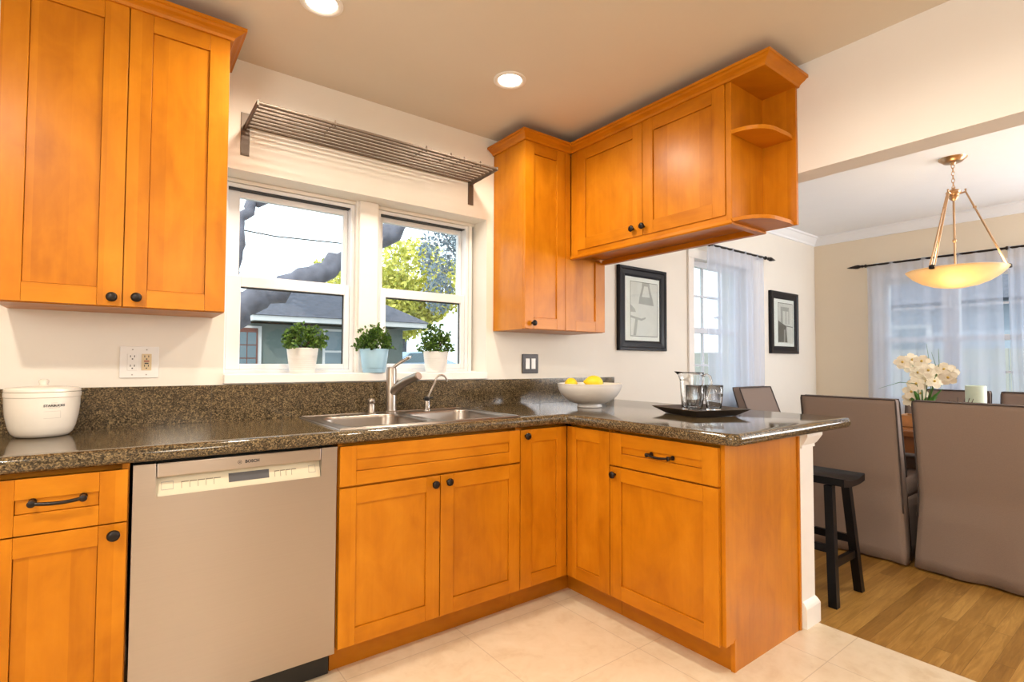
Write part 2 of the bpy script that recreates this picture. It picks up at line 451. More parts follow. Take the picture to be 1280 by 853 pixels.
# ------------------------------------------------------------------ mesh helpers
class MB:
    """Collects shapes (world coordinates) into one mesh object."""
    def __init__(self):
        self.bm = bmesh.new()
        self.mats = []
    def mi(self, m):
        if m not in self.mats:
            self.mats.append(m)
        return self.mats.index(m)
    def box(self, x0, x1, y0, y1, z0, z1, m, bev=0.0, seg=2):
        bm = self.bm
        vs = [bm.verts.new((x, y, z)) for x in (x0, x1) for y in (y0, y1) for z in (z0, z1)]
        idx = ((0, 1, 3, 2), (4, 6, 7, 5), (0, 4, 5, 1), (2, 3, 7, 6), (0, 2, 6, 4), (1, 5, 7, 3))
        fs = [bm.faces.new([vs[i] for i in f]) for f in idx]
        k = self.mi(m)
        for f in fs:
            f.material_index = k
        if bev:
            es = list({e for f in fs for e in f.edges})
            r = bmesh.ops.bevel(bm, geom=es, offset=bev, segments=seg, affect='EDGES', profile=0.5)
            for f in r['faces']:
                f.material_index = k
        return vs
    def prism(self, pts, axis, a0, a1, m, bev=0.0):
        """closed polygon in the plane normal to axis, extruded a0..a1"""
        def P(p, a):
            return {'x': (a, p[0], p[1]), 'y': (p[0], a, p[1]), 'z': (p[0], p[1], a)}[axis]
        bm = self.bm
        A = [bm.verts.new(P(p, a0)) for p in pts]
        B = [bm.verts.new(P(p, a1)) for p in pts]
        n = len(pts)
        fs = [bm.faces.new(A), bm.faces.new(B[::-1])]
        for i in range(n):
            fs.append(bm.faces.new((A[i], B[i], B[(i + 1) % n], A[(i + 1) % n])))
        k = self.mi(m)
        for f in fs:
            f.material_index = k
        if bev:
            es = list({e for f in fs for e in f.edges})
            r = bmesh.ops.bevel(bm, geom=es, offset=bev, segments=2, affect='EDGES', profile=0.5)
            for f in r['faces']:
                f.material_index = k
    def loft(self, rings, m, cap0=True, cap1=True, closed=True):
        bm = self.bm
        R = [[bm.verts.new(p) for p in r] for r in rings]
        n = len(R[0])
        k = self.mi(m)
        for a, b in zip(R, R[1:]):
            for i in range(n if closed else n - 1):
                j = (i + 1) % n
                f = bm.faces.new((a[i], a[j], b[j], b[i]))
                f.material_index = k
                f.smooth = True
        for c, r in ((cap0, R[0][::-1]), (cap1, R[-1])):
            if c:
                f = bm.faces.new(r)
                f.material_index = k
        return R
    def lathe(self, c, prof, m, seg=32, axis='z', cap0=True, cap1=True):
        rings = []
        for r, h in prof:
            ring = []
            for i in range(seg):
                a = 2 * PI * i / seg
                u, v = r * math.cos(a), r * math.sin(a)
                ring.append({'z': (c[0] + u, c[1] + v, c[2] + h), 'y': (c[0] + u, c[1] + h, c[2] + v),
                             'x': (c[0] + h, c[1] + u, c[2] + v)}[axis])
            rings.append(ring)
        return self.loft(rings, m, cap0, cap1)
    def tube(self, pts, r, m, seg=8, cap=True, flat=None):
        pts = [Vector(p) for p in pts]
        n = len(pts)
        rad = r if isinstance(r, (list, tuple)) else [r] * n
        rings = []
        prev = None
        for i, p in enumerate(pts):
            t = (pts[min(i + 1, n - 1)] - pts[max(i - 1, 0)]).normalized()
            if prev is None:
                ref = Vector((0, 0, 1)) if abs(t.z) < 0.9 else Vector((1, 0, 0))
                nrm = t.cross(ref).normalized()
            else:
                nrm = (prev - t * prev.dot(t)).normalized()
            prev = nrm
            bn = t.cross(nrm)
            f2 = flat if flat else 1.0
            rings.append([tuple(p + nrm * rad[i] * math.cos(2 * PI * k / seg) + bn * rad[i] * f2 * math.sin(2 * PI * k / seg)) for k in range(seg)])
        self.loft(rings, m, cap, cap)
    def quad(self, a, b, c, d, m):
        f = self.bm.faces.new([self.bm.verts.new(p) for p in (a, b, c, d)])
        f.material_index = self.mi(m)
        return f
    def poly(self, pts, m):
        f = self.bm.faces.new([self.bm.verts.new(p) for p in pts])
        f.material_index = self.mi(m)
        return f
    def build(self, name, parent=None, origin=None, label=None, smooth=False, autosmooth=None):
        bm = self.bm
        bmesh.ops.recalc_face_normals(bm, faces=bm.faces)
        me = bpy.data.meshes.new(name)
        if parent is not None:
            o0 = ROOTLOC[parent.name]
        elif origin is not None:
            o0 = Vector(origin)
        else:
            xs = [v.co for v in bm.verts]
            o0 = Vector(((min(v.x for v in xs) + max(v.x for v in xs)) / 2, (min(v.y for v in xs) + max(v.y for v in xs)) / 2, min(v.z for v in xs)))
        bmesh.ops.translate(bm, verts=bm.verts, vec=-o0)
        if smooth:
            for f in bm.faces:
                f.smooth = True
        bm.to_mesh(me)
        bm.free()
        for m in self.mats:
            me.materials.append(m)
        if autosmooth:
            me.set_sharp_from_angle(angle=math.radians(autosmooth))
        o = bpy.data.objects.new(name, me)
        C.objects.link(o)
        if parent is not None:
            o.parent = parent
        else:
            o.location = o0
        ROOTLOC[o.name] = o0
        if label:
            o['label'] = label
        return o
ROOTLOC = {}

def tag(o, label, cat, group=None, kind=None):
    o['label'] = label
    o['category'] = cat
    if group:
        o['group'] = group
    if kind:
        o['kind'] = kind
    return o

def thing(name, label, cat, loc=(0, 0, 0), group=None):
    o = bpy.data.objects.new(name, None)
    o.empty_display_size = 0.05
    C.objects.link(o)
    o.location = loc
    ROOTLOC[o.name] = Vector(loc)
    return tag(o, label, cat, group)

def struct(o):
    o['kind'] = 'structure'
    return o

def copy_tree(o, parent=None):
    c = o.copy()
    C.objects.link(c)
    if parent is not None:
        c.parent = parent
    for ch in list(o.children):
        copy_tree(ch, c)
    return c

def text_mesh(s, size, m, extrude=0.0006, bold=0.0):
    """text in its own plane (x right, y up), centred; returns a bmesh-ready vertex/face list"""
    cu = bpy.data.curves.new('lettering', 'FONT')
    cu.body = s
    cu.size = size
    cu.align_x = 'CENTER'
    cu.align_y = 'CENTER'
    cu.extrude = extrude
    cu.offset = bold
    cu.resolution_u = 3
    o = bpy.data.objects.new('lettering', cu)
    C.objects.link(o)
    dg = bpy.context.evaluated_depsgraph_get()
    me = bpy.data.meshes.new_from_object(o.evaluated_get(dg))
    vs = [v.co.copy() for v in me.vertices]
    fs = [tuple(p.vertices) for p in me.polygons]
    bpy.data.objects.remove(o)
    bpy.data.meshes.remove(me)
    bpy.data.curves.remove(cu)
    return vs, fs

def add_text(mb, s, size, fn, m, extrude=0.0006, bold=0.0):
    vs, fs = text_mesh(s, size, m, extrude, bold)
    V = [mb.bm.verts.new(fn(v)) for v in vs]
    k = mb.mi(m)
    for f in fs:
        try:
            nf = mb.bm.faces.new([V[i] for i in f])
            nf.material_index = k
        except ValueError:
            pass

def wall_cells(mb, axis, d0, d1, u0, u1, v0, v1, holes, m):
    """a wall slab normal to axis between d0..d1 with rectangular holes (u0,u1,v0,v1)"""
    us = sorted({u0, u1} | {h[0] for h in holes} | {h[1] for h in holes})
    vs = sorted({v0, v1} | {h[2] for h in holes} | {h[3] for h in holes})
    bm = mb.bm
    k = mb.mi(m)
    def P(u, v, d):
        return (u, d, v) if axis == 'y' else (d, u, v)
    filled = {}
    for i in range(len(us) - 1):
        for j in range(len(vs) - 1):
            cu, cv = (us[i] + us[i + 1]) / 2, (vs[j] + vs[j + 1]) / 2
            filled[i, j] = not any(h[0] < cu < h[1] and h[2] < cv < h[3] for h in holes)
    cache = {}
    def V(i, j, d):
        if (i, j, d) not in cache:
            cache[i, j, d] = bm.verts.new(P(us[i], vs[j], d))
        return cache[i, j, d]
    for (i, j), f in filled.items():
        if not f:
            continue
        bm.faces.new((V(i, j, d0), V(i + 1, j, d0), V(i + 1, j + 1, d0), V(i, j + 1, d0))).material_index = k
        bm.faces.new((V(i, j, d1), V(i, j + 1, d1), V(i + 1, j + 1, d1), V(i + 1, j, d1))).material_index = k
        for (di, dj, a, b) in ((-1, 0, (i, j), (i, j + 1)), (1, 0, (i + 1, j), (i + 1, j + 1)), (0, -1, (i, j), (i + 1, j)), (0, 1, (i, j + 1), (i + 1, j + 1))):
            if not filled.get((i + di, j + dj), False):
                bm.faces.new((V(*a, d0), V(*b, d0), V(*b, d1), V(*a, d1))).material_index = k

def rrect(x0, x1, y0, y1, r, z, n=6):
    pts = []
    for cx, cy_, a0 in ((x1 - r, y1 - r, 0), (x0 + r, y1 - r, 90), (x0 + r, y0 + r, 180), (x1 - r, y0 + r, 270)):
        for i in range(n + 1):
            a = math.radians(a0 + 90 * i / n)
            pts.append((cx + r * math.cos(a), cy_ + r * math.sin(a), z))
    return pts

def sweep(mb, path, prof, m, closed=False):
    """sweep profile [(out, z)] along 2D path; 'out' goes to the right-hand side of travel; mitred"""
    n = len(path)
    P = [Vector((p[0], p[1])) for p in path]
    rings = []
    for i in range(n):
        def nrm(a, b):
            d = (b - a).normalized()
            return Vector((d.y, -d.x))
        if i == 0 and not closed:
            mvec = nrm(P[0], P[1])
        elif i == n - 1 and not closed:
            mvec = nrm(P[-2], P[-1])
        else:
            n1 = nrm(P[i - 1], P[i])
            n2 = nrm(P[i], P[(i + 1) % n])
            mvec = (n1 + n2) / (1 + n1.dot(n2))
        rings.append([(P[i].x + mvec.x * o, P[i].y + mvec.y * o, z) for o, z in prof])
    mb.loft(rings, m, True, True)
    for f in mb.bm.faces:
        f.smooth = False

# ------------------------------------------------------------------ dimensions (metres)
ZC, ZCD, XH, XH2, ZH, XD = 2.52, 2.56, 1.636, 1.772, 2.03, 5.33
YF, XP, YE = -0.6246, 1.0171, -1.4662
YU, XU, ZU = -0.310, 1.339, 1.358
CT = 0.914
WIN = (-0.43, 0.945, 1.115, 2.025)
DWIN = (3.03, 3.87, 0.85, 2.06)
RWIN = (-1.74, -0.62, 0.80, 2.02)

# ------------------------------------------------------------------ the room
b = MB(); wall_cells(b, 'y', 0.0, 0.24, -2.3, XH, 0, ZC + 0.05, [WIN], WALLK); struct(b.build('wall_back'))
b = MB(); wall_cells(b, 'y', 0.003, 0.24, XH, XD + 0.25, 0, ZCD + 0.05, [DWIN], WALLD); struct(b.build('wall_dining'))
b = MB(); wall_cells(b, 'x', XD, XD + 0.24, -4.7, 0.003, 0, ZCD + 0.05, [RWIN], WALLR); struct(b.build('wall_right'))
b = MB(); b.box(-2.45, -2.3, -4.7, 0.24, 0, ZC + 0.05, WALLK); struct(b.build('wall_left'))
b = MB(); wall_cells(b, 'y', -4.85, -4.7, -2.45, XD + 0.25, 0, ZCD + 0.1, [], WALLREAR); struct(b.build('wall_rear'))
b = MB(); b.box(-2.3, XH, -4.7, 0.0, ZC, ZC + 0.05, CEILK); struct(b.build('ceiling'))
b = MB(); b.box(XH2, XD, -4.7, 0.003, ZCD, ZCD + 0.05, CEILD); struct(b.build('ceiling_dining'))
b = MB(); b.box(XH, XH2, -4.7, 0.003, ZH, ZCD + 0.05, HEADM); struct(b.build('wall_header'))
b = MB(); b.box(-2.3, 1.764, -4.7, 0.0, -0.05, 0.0, TILE); struct(b.build('floor'))
b = MB(); b.box(1.764, XD, -4.7, 0.0, -0.05, 0.0, OAK); struct(b.build('floor_dining'))
# roof over the rooms keeps the sun out
b = MB(); b.box(-3.2, XD + 1.0, -5.6, 0.75, ZCD + 0.16, ZCD + 0.26, SHINGLE); struct(b.build('roof'))
# half wall under the peninsula with its cap moulding and baseboard
b = MB()
b.box(XH, XH2, YE - 0.002, -0.0, 0, 0.864, TRIMW)
struct(b.build('wall_peninsula'))
b = MB()
prof = [(0.0, 0.792), (0.006, 0.792), (0.006, 0.806), (0.012, 0.812), (0.020, 0.826), (0.030, 0.846), (0.030, 0.864), (0.0, 0.864)]
sweep(b, [(XH + 0.014, YE - 0.002), (XH2, YE - 0.002), (XH2, -0.004)], prof, TRIMW)
struct(b.build('trim_1'))
b = MB()
prof = [(0.0, 0.0), (0.017, 0.0), (0.017, 0.085), (0.013, 0.095), (0.006, 0.108), (0.0, 0.115)]
sweep(b, [(XH + 0.016, YE - 0.002), (XH2, YE - 0.002), (XH2, -0.004)], prof, TRIMW)
struct(b.build('baseboard_peninsula'))
b = MB(); sweep(b, [(XH2, 0.003), (XD, 0.003), (XD, -4.7)], prof, TRIMW); struct(b.build('baseboard_dining'))
b = MB()
prof = [(0.0, ZCD - 0.095), (0.010, ZCD - 0.092), (0.016, ZCD - 0.075), (0.036, ZCD - 0.045), (0.052, ZCD - 0.022), (0.066, ZCD - 0.016), (0.07, ZCD - 0.001), (0.0, ZCD - 0.001)]
sweep(b, [(XH2, 0.003), (XD, 0.003), (XD, -4.7)], prof, CEILD)
struct(b.build('trim_2'))

# ------------------------------------------------------------------ kitchen windows (double hung) in their recess
def sash(mb, x0, x1, z0, z1, gx0, gx1, gz0, gz1, y0, y1, m):
    mb.box(x0, gx0, y0, y1, z0, z1, m, 0.003)
    mb.box(gx1, x1, y0, y1, z0, z1, m, 0.003)
    mb.box(gx0 - 0.001, gx1 + 0.001, y0 + 0.001, y1 - 0.001, gz1, z1 - 0.0005, m, 0.003)
    mb.box(gx0 - 0.001, gx1 + 0.001, y0 + 0.001, y1 - 0.001, z0 + 0.0005, gz0, m, 0.003)

def dbl_window(num, x0, x1, up, lo):
    """frame outer x0..x1; up/lo = glass x0,x1,z0,z1"""
    f = MB()
    z0, z1 = 1.116, 2.006
    f.box(x0, x0 + 0.020, 0.138, 0.232, z0, z1, VINYL, 0.002)
    f.box(x1 - 0.020, x1, 0.138, 0.232, z0, z1, VINYL, 0.002)
    f.box(x0 + 0.017, x1 - 0.017, 0.1395, 0.230, z1 - 0.018, z1 - 0.001, VINYL, 0.002)
    f.box(x0 + 0.017, x1 - 0.017, 0.1395, 0.230, z0 + 0.001, 1.132, VINYL, 0.002)
    f.box(x0 + 0.019, x1 - 0.019, 0.150, 0.20, z1 - 0.023, z1 - 0.0175, DARKGAP)
    f.box(x1 - 0.020, x1 - 0.014, 0.130, 0.140, 1.86, 1.975, VINYL, 0.001)
    fr = struct(f.build('window_%d' % num))
    ROOTLOC[fr.name] = ROOTLOC[fr.name]
    s = MB(); sash(s, x0 + 0.021, x1 - 0.021, up[2] - 0.030, 1.984, *up, 0.185, 0.218, VINYL)
    u = s.build('upper_sash', fr)
    g = MB(); g.box(up[0], up[1], 0.200, 0.204, up[2], up[3], GLASS); g.build('pane', u)
    s = MB(); sash(s, x0 + 0.021, x1 - 0.021, 1.133, lo[3] + 0.050, *lo, 0.144, 0.178, VINYL)
    s.box(lo[0] - 0.002, lo[1] + 0.002, 0.160, 0.164, lo[3] - 0.007, lo[3], DARKGAP)
    s.box(lo[1] - 0.006, lo[1] + 0.002, 0.160, 0.164, lo[2], lo[3], DARKGAP)
    lw = s.build('lower_sash', fr)
    g = MB(); g.box(lo[0], lo[1], 0.166, 0.170, lo[2], lo[3], GLASS); g.build('pane', lw)
dbl_window(1, -0.425, 0.192, (-0.348, 0.148, 1.583, 1.955), (-0.344, 0.145, 1.160, 1.523))
dbl_window(2, 0.318, 0.903, (0.370, 0.862, 1.585, 1.956), (0.375, 0.856, 1.162, 1.529))
b = MB(); b.box(0.205, 0.306, 0.095, 0.236, 1.116, 2.024, TRIMW, 0.003)
b.box(0.193, 0.205, 0.115, 0.236, 1.116, 2.024, TRIMW, 0.002); b.box(0.306, 0.317, 0.115, 0.236, 1.116, 2.024, TRIMW, 0.002)
struct(b.build('trim_3'))
b = MB(); b.box(-0.429, 0.193, 0.128, 0.236, 2.007, 2.024, WALLK, 0.002); b.box(0.318, 0.944, 0.128, 0.236, 2.007, 2.024, WALLK, 0.002)
b.box(0.904, 0.925, 0.128, 0.236, 1.116, 2.006, TRIMW, 0.002)
struct(b.build('trim_4'))
b = MB(); b.box(-0.429, 0.9445, -0.020, 0.137, 1.0735, 1.1155, TRIMW, 0.004); b.box(-0.429, 0.944, 0.10, 0.137, 1.1155, 1.118, TRIMW)
struct(b.build('trim_5'))

# dining windows
def grid_window(num, axis, d, u0, u1, v0, v1, mull, bars):
    f = MB()
    def B(a0, a1, c0, c1, e0, e1, m, bev=0.003):
        if axis == 'y':
            f.box(a0, a1, d + e0, d + e1, c0, c1, m, bev)
        else:
            f.box(d + e0, d + e1, a0, a1, c0, c1, m, bev)
    w = 0.05
    # casing on the room side
    s = -1
    for (a0, a1, c0, c1) in ((u0 - 0.07, u0 + 0.005, v0 + 0.0055, v1 - 0.0055), (u1 - 0.005, u1 + 0.07, v0 + 0.0055, v1 - 0.0055),
                             (u0 - 0.07, u1 + 0.07, v1 - 0.005, v1 + 0.07), (u0 - 0.09, u1 + 0.09, v0 - 0.05, v0 + 0.005)):
        B(a0, a1, c0, c1, -0.018, -0.0005, TRIMW)
    mid = (v0 + v1) / 2
    for (a0, a1, c0, c1) in ((u0, u0 + w, v0, v1), (u1 - w, u1, v0, v1)):
        B(a0, a1, c0, c1, 0.06, 0.12, VINYL)
    for (c0, c1) in ((v1 - w, v1), (v0, v0 + w), (mid - 0.025, mid + 0.025)):
        B(u0 + w - 0.004, u1 - w + 0.004, c0, c1, 0.063, 0.117, VINYL)
    for mu in mull:
        B(mu - 0.06, mu + 0.06, v0, v1, 0.04, 0.13, VINYL)
    for bu in bars:
        B(bu - 0.009, bu + 0.009, v0, v1, 0.078, 0.102, VINYL, 0.0)
    for k in (1, 3):
        vv = v0 + (v1 - v0) * k / 4
        B(u0, u1, vv - 0.009, vv + 0.009, 0.079, 0.101, VINYL, 0.0)
    fr = struct(f.build('window_%d' % num))
    g = MB()
    if axis == 'y':
        g.box(u0 + w, u1 - w, d + 0.088, d + 0.092, v0 + w, v1 - w, GLASS)
    else:
        g.box(d + 0.088, d + 0.092, u0 + w, u1 - w, v0 + w, v1 - w, GLASS)
    g.build('pane', fr)
grid_window(3, 'y', 0.003, *DWIN, [], [3.31, 3.59])
grid_window(4, 'x', XD, *RWIN, [-1.16], [])

# ------------------------------------------------------------------ cabinet fronts
def face_box(mb, face, u0, u1, v0, v1, d0, d1, m, bev):
    if face[0] == 'y':
        mb.box(u0, u1, face[1] + d0, face[1] + d1, v0, v1, m, bev)
    else:
        mb.box(face[1] + d0, face[1] + d1, u0, u1, v0, v1, m, bev)

def shaker(name, parent, face, u0, u1, v0, v1, st=0.057, rl=0.057, horiz=False, label=None, panel=None):
    mb = MB()
    T = 0.019
    B = lambda *a: face_box(mb, face, *a)
    e = 0.0012
    B(u0, u0 + st, v0, v1, 0, T, WV, e)
    B(u1 - st, u1, v0, v1, 0, T, WV, e)
    B(u0 + st + 0.0003, u1 - st - 0.0003, v1 - rl, v1, 0.0002, T, WH, e)
    B(u0 + st + 0.0003, u1 - st - 0.0003, v0, v0 + rl, 0.0002, T, WH, e)
    B(u0 + st + 0.0013, u1 - st - 0.0013, v0 + rl + 0.0013, v1 - rl - 0.0013, 0.0075, 0.0150, WH if horiz else WV, 0.0006)
    B(u0 + st - 0.006, u1 - st + 0.006, v0 + rl - 0.006, v1 - rl + 0.006, 0.0152, 0.0165, WK, 0.0)  # backing in the shade-darkened maple, a dark line round the panel
    return mb.build(name, parent, label=label)

def knob(parent, face, u, v, r=0.0165):
    mb = MB()
    prof = [(0.006, 0.0), (0.006, -0.012), (r * 0.8, -0.016), (r, -0.021), (r * 0.96, -0.026), (r * 0.7, -0.030), (0.002, -0.0315)]
    c = (u, face[1], v) if face[0] == 'y' else (face[1], u, v)
    mb.lathe(c, prof, BRONZE, 20, face[0])
    return mb.build('knob', parent, autosmooth=50)

def bar_pull(parent, face, u0, u1, v):
    mb = MB()
    def P(u, d, dv=0):
        return (u, face[1] - d, v + dv) if face[0] == 'y' else (face[1] - d, u, v + dv)
    for u in (u0, u1):
        c = P(u, 0)
        mb.lathe(c, [(0.0095, 0.0), (0.0095, -0.004), (0.006, -0.008), (0.006, -0.024), (0.0095, -0.027), (0.0095, -0.035), (0.004, -0.038)], BRONZE, 14, face[0])
    n = 12
    pts = []
    for i in range(n + 1):
        t = i / n
        pts.append(P(u0 + (u1 - u0) * t, 0.030 + 0.006 * math.sin(PI * t), -0.004 * math.sin(PI * t)))
    mb.tube(pts, 0.0052, BRONZE, 10)
    return mb.build('handle', parent, autosmooth=50)

def carcass(parent, x0, x1, y0, y1, z0, z1, open_top=True, name='carcass'):
    mb = MB()
    t = 0.018
    mb.box(x0, x0 + t, y0, y1, z0, z1, WV)
    mb.box(x1 - t, x1, y0, y1, z0, z1, WV)
    mb.box(x0 + t, x1 - t, y0, y1, z0, z0 + t, WV)
    mb.box(x0 + t, x1 - t, y1 - 0.006, y1, z0 + t, z1, WV)
    return mb, t

FY = ('y', YF)
FX = ('x', XP)
YB = YF + 0.020            # front of carcass
BASEZ0, BASEZ1 = 0.1125, 0.853
SPLIT = 0.7026
# drawer base, left
r = thing('base_cabinet', 'honey maple base cabinet with one drawer, left of the steel dishwasher', 'cabinet', (-0.915, -0.32, 0), 'maple cabinets under the worktop')
mb, t = carcass(r, -1.078, -0.758, YB, -0.004, BASEZ0, 0.864)
mb.box(-1.06, -0.776, YB + 0.03, YB + 0.048, 0.845, 0.864, WH)
mb.box(-1.06, -0.776, YB, YB + 0.018, SPLIT - 0.02, SPLIT + 0.02, WH)
mb.build('carcass', r)
d = shaker('drawer', r, FY, -1.075, -0.7615, SPLIT - 0.006, BASEZ1 - 0.004, 0.0665, 0.056, True)
bar_pull(d, FY, -0.971, -0.863, 0.7855)
d = shaker('door', r, FY, -1.075, -0.7615, BASEZ0 + 0.002, SPLIT - 0.010, 0.0665, 0.056)
knob(d, FY, -0.793, 0.664)
mb = MB(); mb.box(-1.078, -0.758, YF + 0.084, YF + 0.10, 0, BASEZ0, WK); mb.build('toe_kick', r)
# sink base
r = thing('sink_cabinet', 'wide honey maple two-door cabinet under the steel sink', 'cabinet', (0.295, -0.32, 0), 'maple cabinets under the worktop')
mb, t = carcass(r, -0.131, 0.722, YB, -0.004, BASEZ0, 0.864)
mb.box(-0.113, 0.704, YB + 0.03, YB + 0.048, 0.845, 0.864, WH)
mb.box(-0.113, 0.704, YB, YB + 0.018, SPLIT - 0.02, SPLIT + 0.02, WH)
mb.box(0.278, 0.315, YB, YB + 0.018, BASEZ0 + 0.018, SPLIT - 0.02, WV)
mb.build('carcass', r)
shaker('false_drawer_front', r, FY, -0.1275, 0.7185, SPLIT + 0.003, BASEZ1 + 0.002, 0.062, 0.052, True)
d = shaker('door', r, FY, -0.1275, 0.294, BASEZ0, SPLIT - 0.005, 0.063, 0.062); knob(d, FY, 0.264, 0.666)
d = shaker('door', r, FY, 0.2985, 0.7185, BASEZ0, SPLIT - 0.005, 0.063, 0.062); knob(d, FY, 0.330, 0.668)
mb = MB(); mb.box(-0.131, 0.722, YF + 0.084, YF + 0.10, 0, BASEZ0, WK)
mb.build('toe_kick', r)
# corner cabinet (two doors meeting in the inner corner)
r = thing('corner_base_cabinet', 'maple corner base cabinet whose two narrow doors meet at a right angle', 'cabinet', (1.2, -0.45, 0), 'maple cabinets under the worktop')
mb = MB()
mb.box(0.7235, 1.620, YB + 0.018, -0.004, BASEZ0, BASEZ0 + 0.018, WV)
mb.box(XP + 0.038, 1.620, -0.907, YB + 0.017, BASEZ0, BASEZ0 + 0.018, WV)
mb.box(0.7235, 0.7415, YB, -0.004, BASEZ0 + 0.018, 0.864, WV)
mb.box(XP + 0.020, 1.620, -0.907, -0.889, BASEZ0 + 0.018, 0.864, WV)
mb.box(0.742, XP + 0.038, YB + 0.03, YB + 0.048, 0.845, 0.864, WH)
mb.box(XP + 0.05, XP + 0.068, -0.889, YB, 0.845, 0.864, WH)
mb.build('carcass', r)
d = shaker('door', r, FY, 0.7225, XP - 0.002, BASEZ0, BASEZ1, 0.066, 0.06); knob(d, FY, 0.750, 0.825)
shaker('door', r, FX, -0.9065, YF - 0.002, BASEZ0, BASEZ1, 0.062, 0.06)
mb = MB(); mb.box(0.7235, XP + 0.10, YF + 0.084, YF + 0.10, 0, BASEZ0, WK); mb.box(XP + 0.084, XP + 0.10, -0.907, YF + 0.084, 0, BASEZ0, WK)
mb.build('toe_kick', r)
# peninsula cabinet
r = thing('peninsula_base_cabinet', 'maple base cabinet at the end of the peninsula, one drawer over one wide door', 'cabinet', (1.32, -1.2, 0), 'maple cabinets under the worktop')
mb = MB()
mb.box(XP + 0.020, 1.620, -0.927, -0.909, BASEZ0, 0.864, WV)
mb.box(XP + 0.020, 1.620, YE + 0.016, -0.927, BASEZ0, BASEZ0 + 0.018, WV)
mb.box(XP + 0.05, XP + 0.068, YE + 0.016, -0.927, 0.845, 0.864, WH)
mb.box(XP + 0.020, XP + 0.038, YE + 0.016, -0.927, SPLIT - 0.02, SPLIT + 0.02, WH)
mb.box(1.612, 1.630, YE + 0.016, -0.61, BASEZ0, 0.864, WV)
mb.build('carcass', r)
d = shaker('drawer', r, FX, -1.4515, -0.910, SPLIT + 0.003, BASEZ1, 0.068, 0.058, True)
bar_pull(d, FX, -1.252, -1.146, 0.785)
d = shaker('door', r, FX, -1.4515, -0.912, BASEZ0, SPLIT - 0.004, 0.064, 0.062); knob(d, FX, -0.9425, 0.6655)
mb = MB(); mb.box(XP + 0.084, XP + 0.10, YE + 0.016, -0.909, 0, BASEZ0, WK); mb.build('toe_kick', r)
mb = MB()
mb.prism([(XP + 0.020, BASEZ0), (XP + 0.078, BASEZ0), (XP + 0.078, 0), (1.622, 0), (1.622, 0.864), (XP + 0.020, 0.864)], 'y', YE, YE + 0.015, WV)
mb.box(XP + 0.0195, XP + 0.045, YE - 0.003, YE + 0.0005, BASEZ0, 0.864, WV, 0.001)
mb.box(XP + 0.078, XP + 0.090, YE - 0.003, YE + 0.0005, 0.001, BASEZ0 + 0.008, WV, 0.001)
mb.box(1.618, 1.634, YE - 0.008, YE + 0.014, 0.001, 0.864, WV, 0.004)
mb.build('end_panel', r)

# ------------------------------------------------------------------ dishwasher
r = thing('dishwasher', 'stainless steel dishwasher with recessed pocket handle and control strip', 'dishwasher', (-0.444, -0.32, 0))
x0, x1 = -0.750, -0.1385
y0, y1 = YF + 0.002, YF + 0.030
hx0, hx1, hz0, hz1 = -0.693, -0.195, 0.754, 0.810
mb = MB()
mb.prism([(x0, 0.103), (x1, 0.103), (x1, 0.858), (hx1, 0.858), (hx1, hz0), (hx0, hz0), (hx0, 0.858), (x0, 0.858)], 'y', y0, y1, STEEL, 0.0015)
mb.build('door_panel', r)
mb = MB(); mb.box(hx0 + 0.002, hx1 - 0.002, y0 - 0.003, y0 + 0.016, hz1 + 0.004, 0.858, STEEL, 0.004)
hb = mb.build('handle_bar', r)
mb = MB()
add_text(mb, 'BOSCH', 0.0135, lambda v: (-0.425 + v.x, y0 - 0.0031 - v.z, 0.837 + v.y), INK, 0.0004, 0.0006)
mb.lathe((-0.463, y0 - 0.003, 0.837), [(0.0062, 0.0), (0.0062, -0.0006)], INK, 20, 'y')
mb.lathe((-0.463, y0 - 0.0036, 0.837), [(0.0049, 0.0), (0.0049, -0.0003)], STEEL, 20, 'y')
mb.box(-0.4655, -0.4605, y0 - 0.0044, y0 - 0.0036, 0.8355, 0.8385, INK)
mb.build('logo', hb)
mb = MB()
mb.prism([(y0 + 0.006, hz0 - 0.0005), (y0 + 0.050, hz0 - 0.0005), (y0 + 0.050, hz1 + 0.03), (y0 + 0.040, hz1 + 0.03)], 'x', hx0 + 0.001, hx1 - 0.001, PANELC)
cp = mb.build('control_panel', r)
def cpt(x, s):           # point on the slanted strip, s = height fraction
    return (x, y0 + 0.006 + 0.034 * s, hz0 + (hz1 + 0.03 - hz0) * s)
mb = MB()
def decal(x0_, x1_, s0, s1, m, off=0.0008):
    pts = [cpt(x0_, s0), cpt(x1_, s0), cpt(x1_, s1), cpt(x0_, s1)]
    lo = [(p[0], p[1] - off, p[2] + off * 0.3) for p in pts]
    A = [mb.bm.verts.new(p) for p in pts]; B_ = [mb.bm.verts.new(p) for p in lo]
    k = mb.mi(m)
    for f in ((A[0], A[1], B_[1], B_[0]), (A[1], A[2], B_[2], B_[1]), (A[2], A[3], B_[3], B_[2]), (A[3], A[0], B_[0], B_[3]), B_):
        mb.bm.faces.new(f).material_index = k
decal(-0.492, -0.368, 0.20, 0.52, SCREEN)
mb.build('display', cp, label='dark display window')
mb = MB()
for i in range(5):
    xx = -0.625 + i * 0.0225
    decal(xx, xx + 0.020, 0.40, 0.43, PANELLINE); decal(xx, xx + 0.0012, 0.20, 0.42, PANELLINE)
mb.build('button_row', cp)
mb = MB()
for i in range(4):
    xx = -0.350 + i * 0.0185
    decal(xx, xx + 0.016, 0.40, 0.43, PANELLINE); decal(xx, xx + 0.0012, 0.20, 0.42, PANELLINE)
mb.build('button_row', cp)
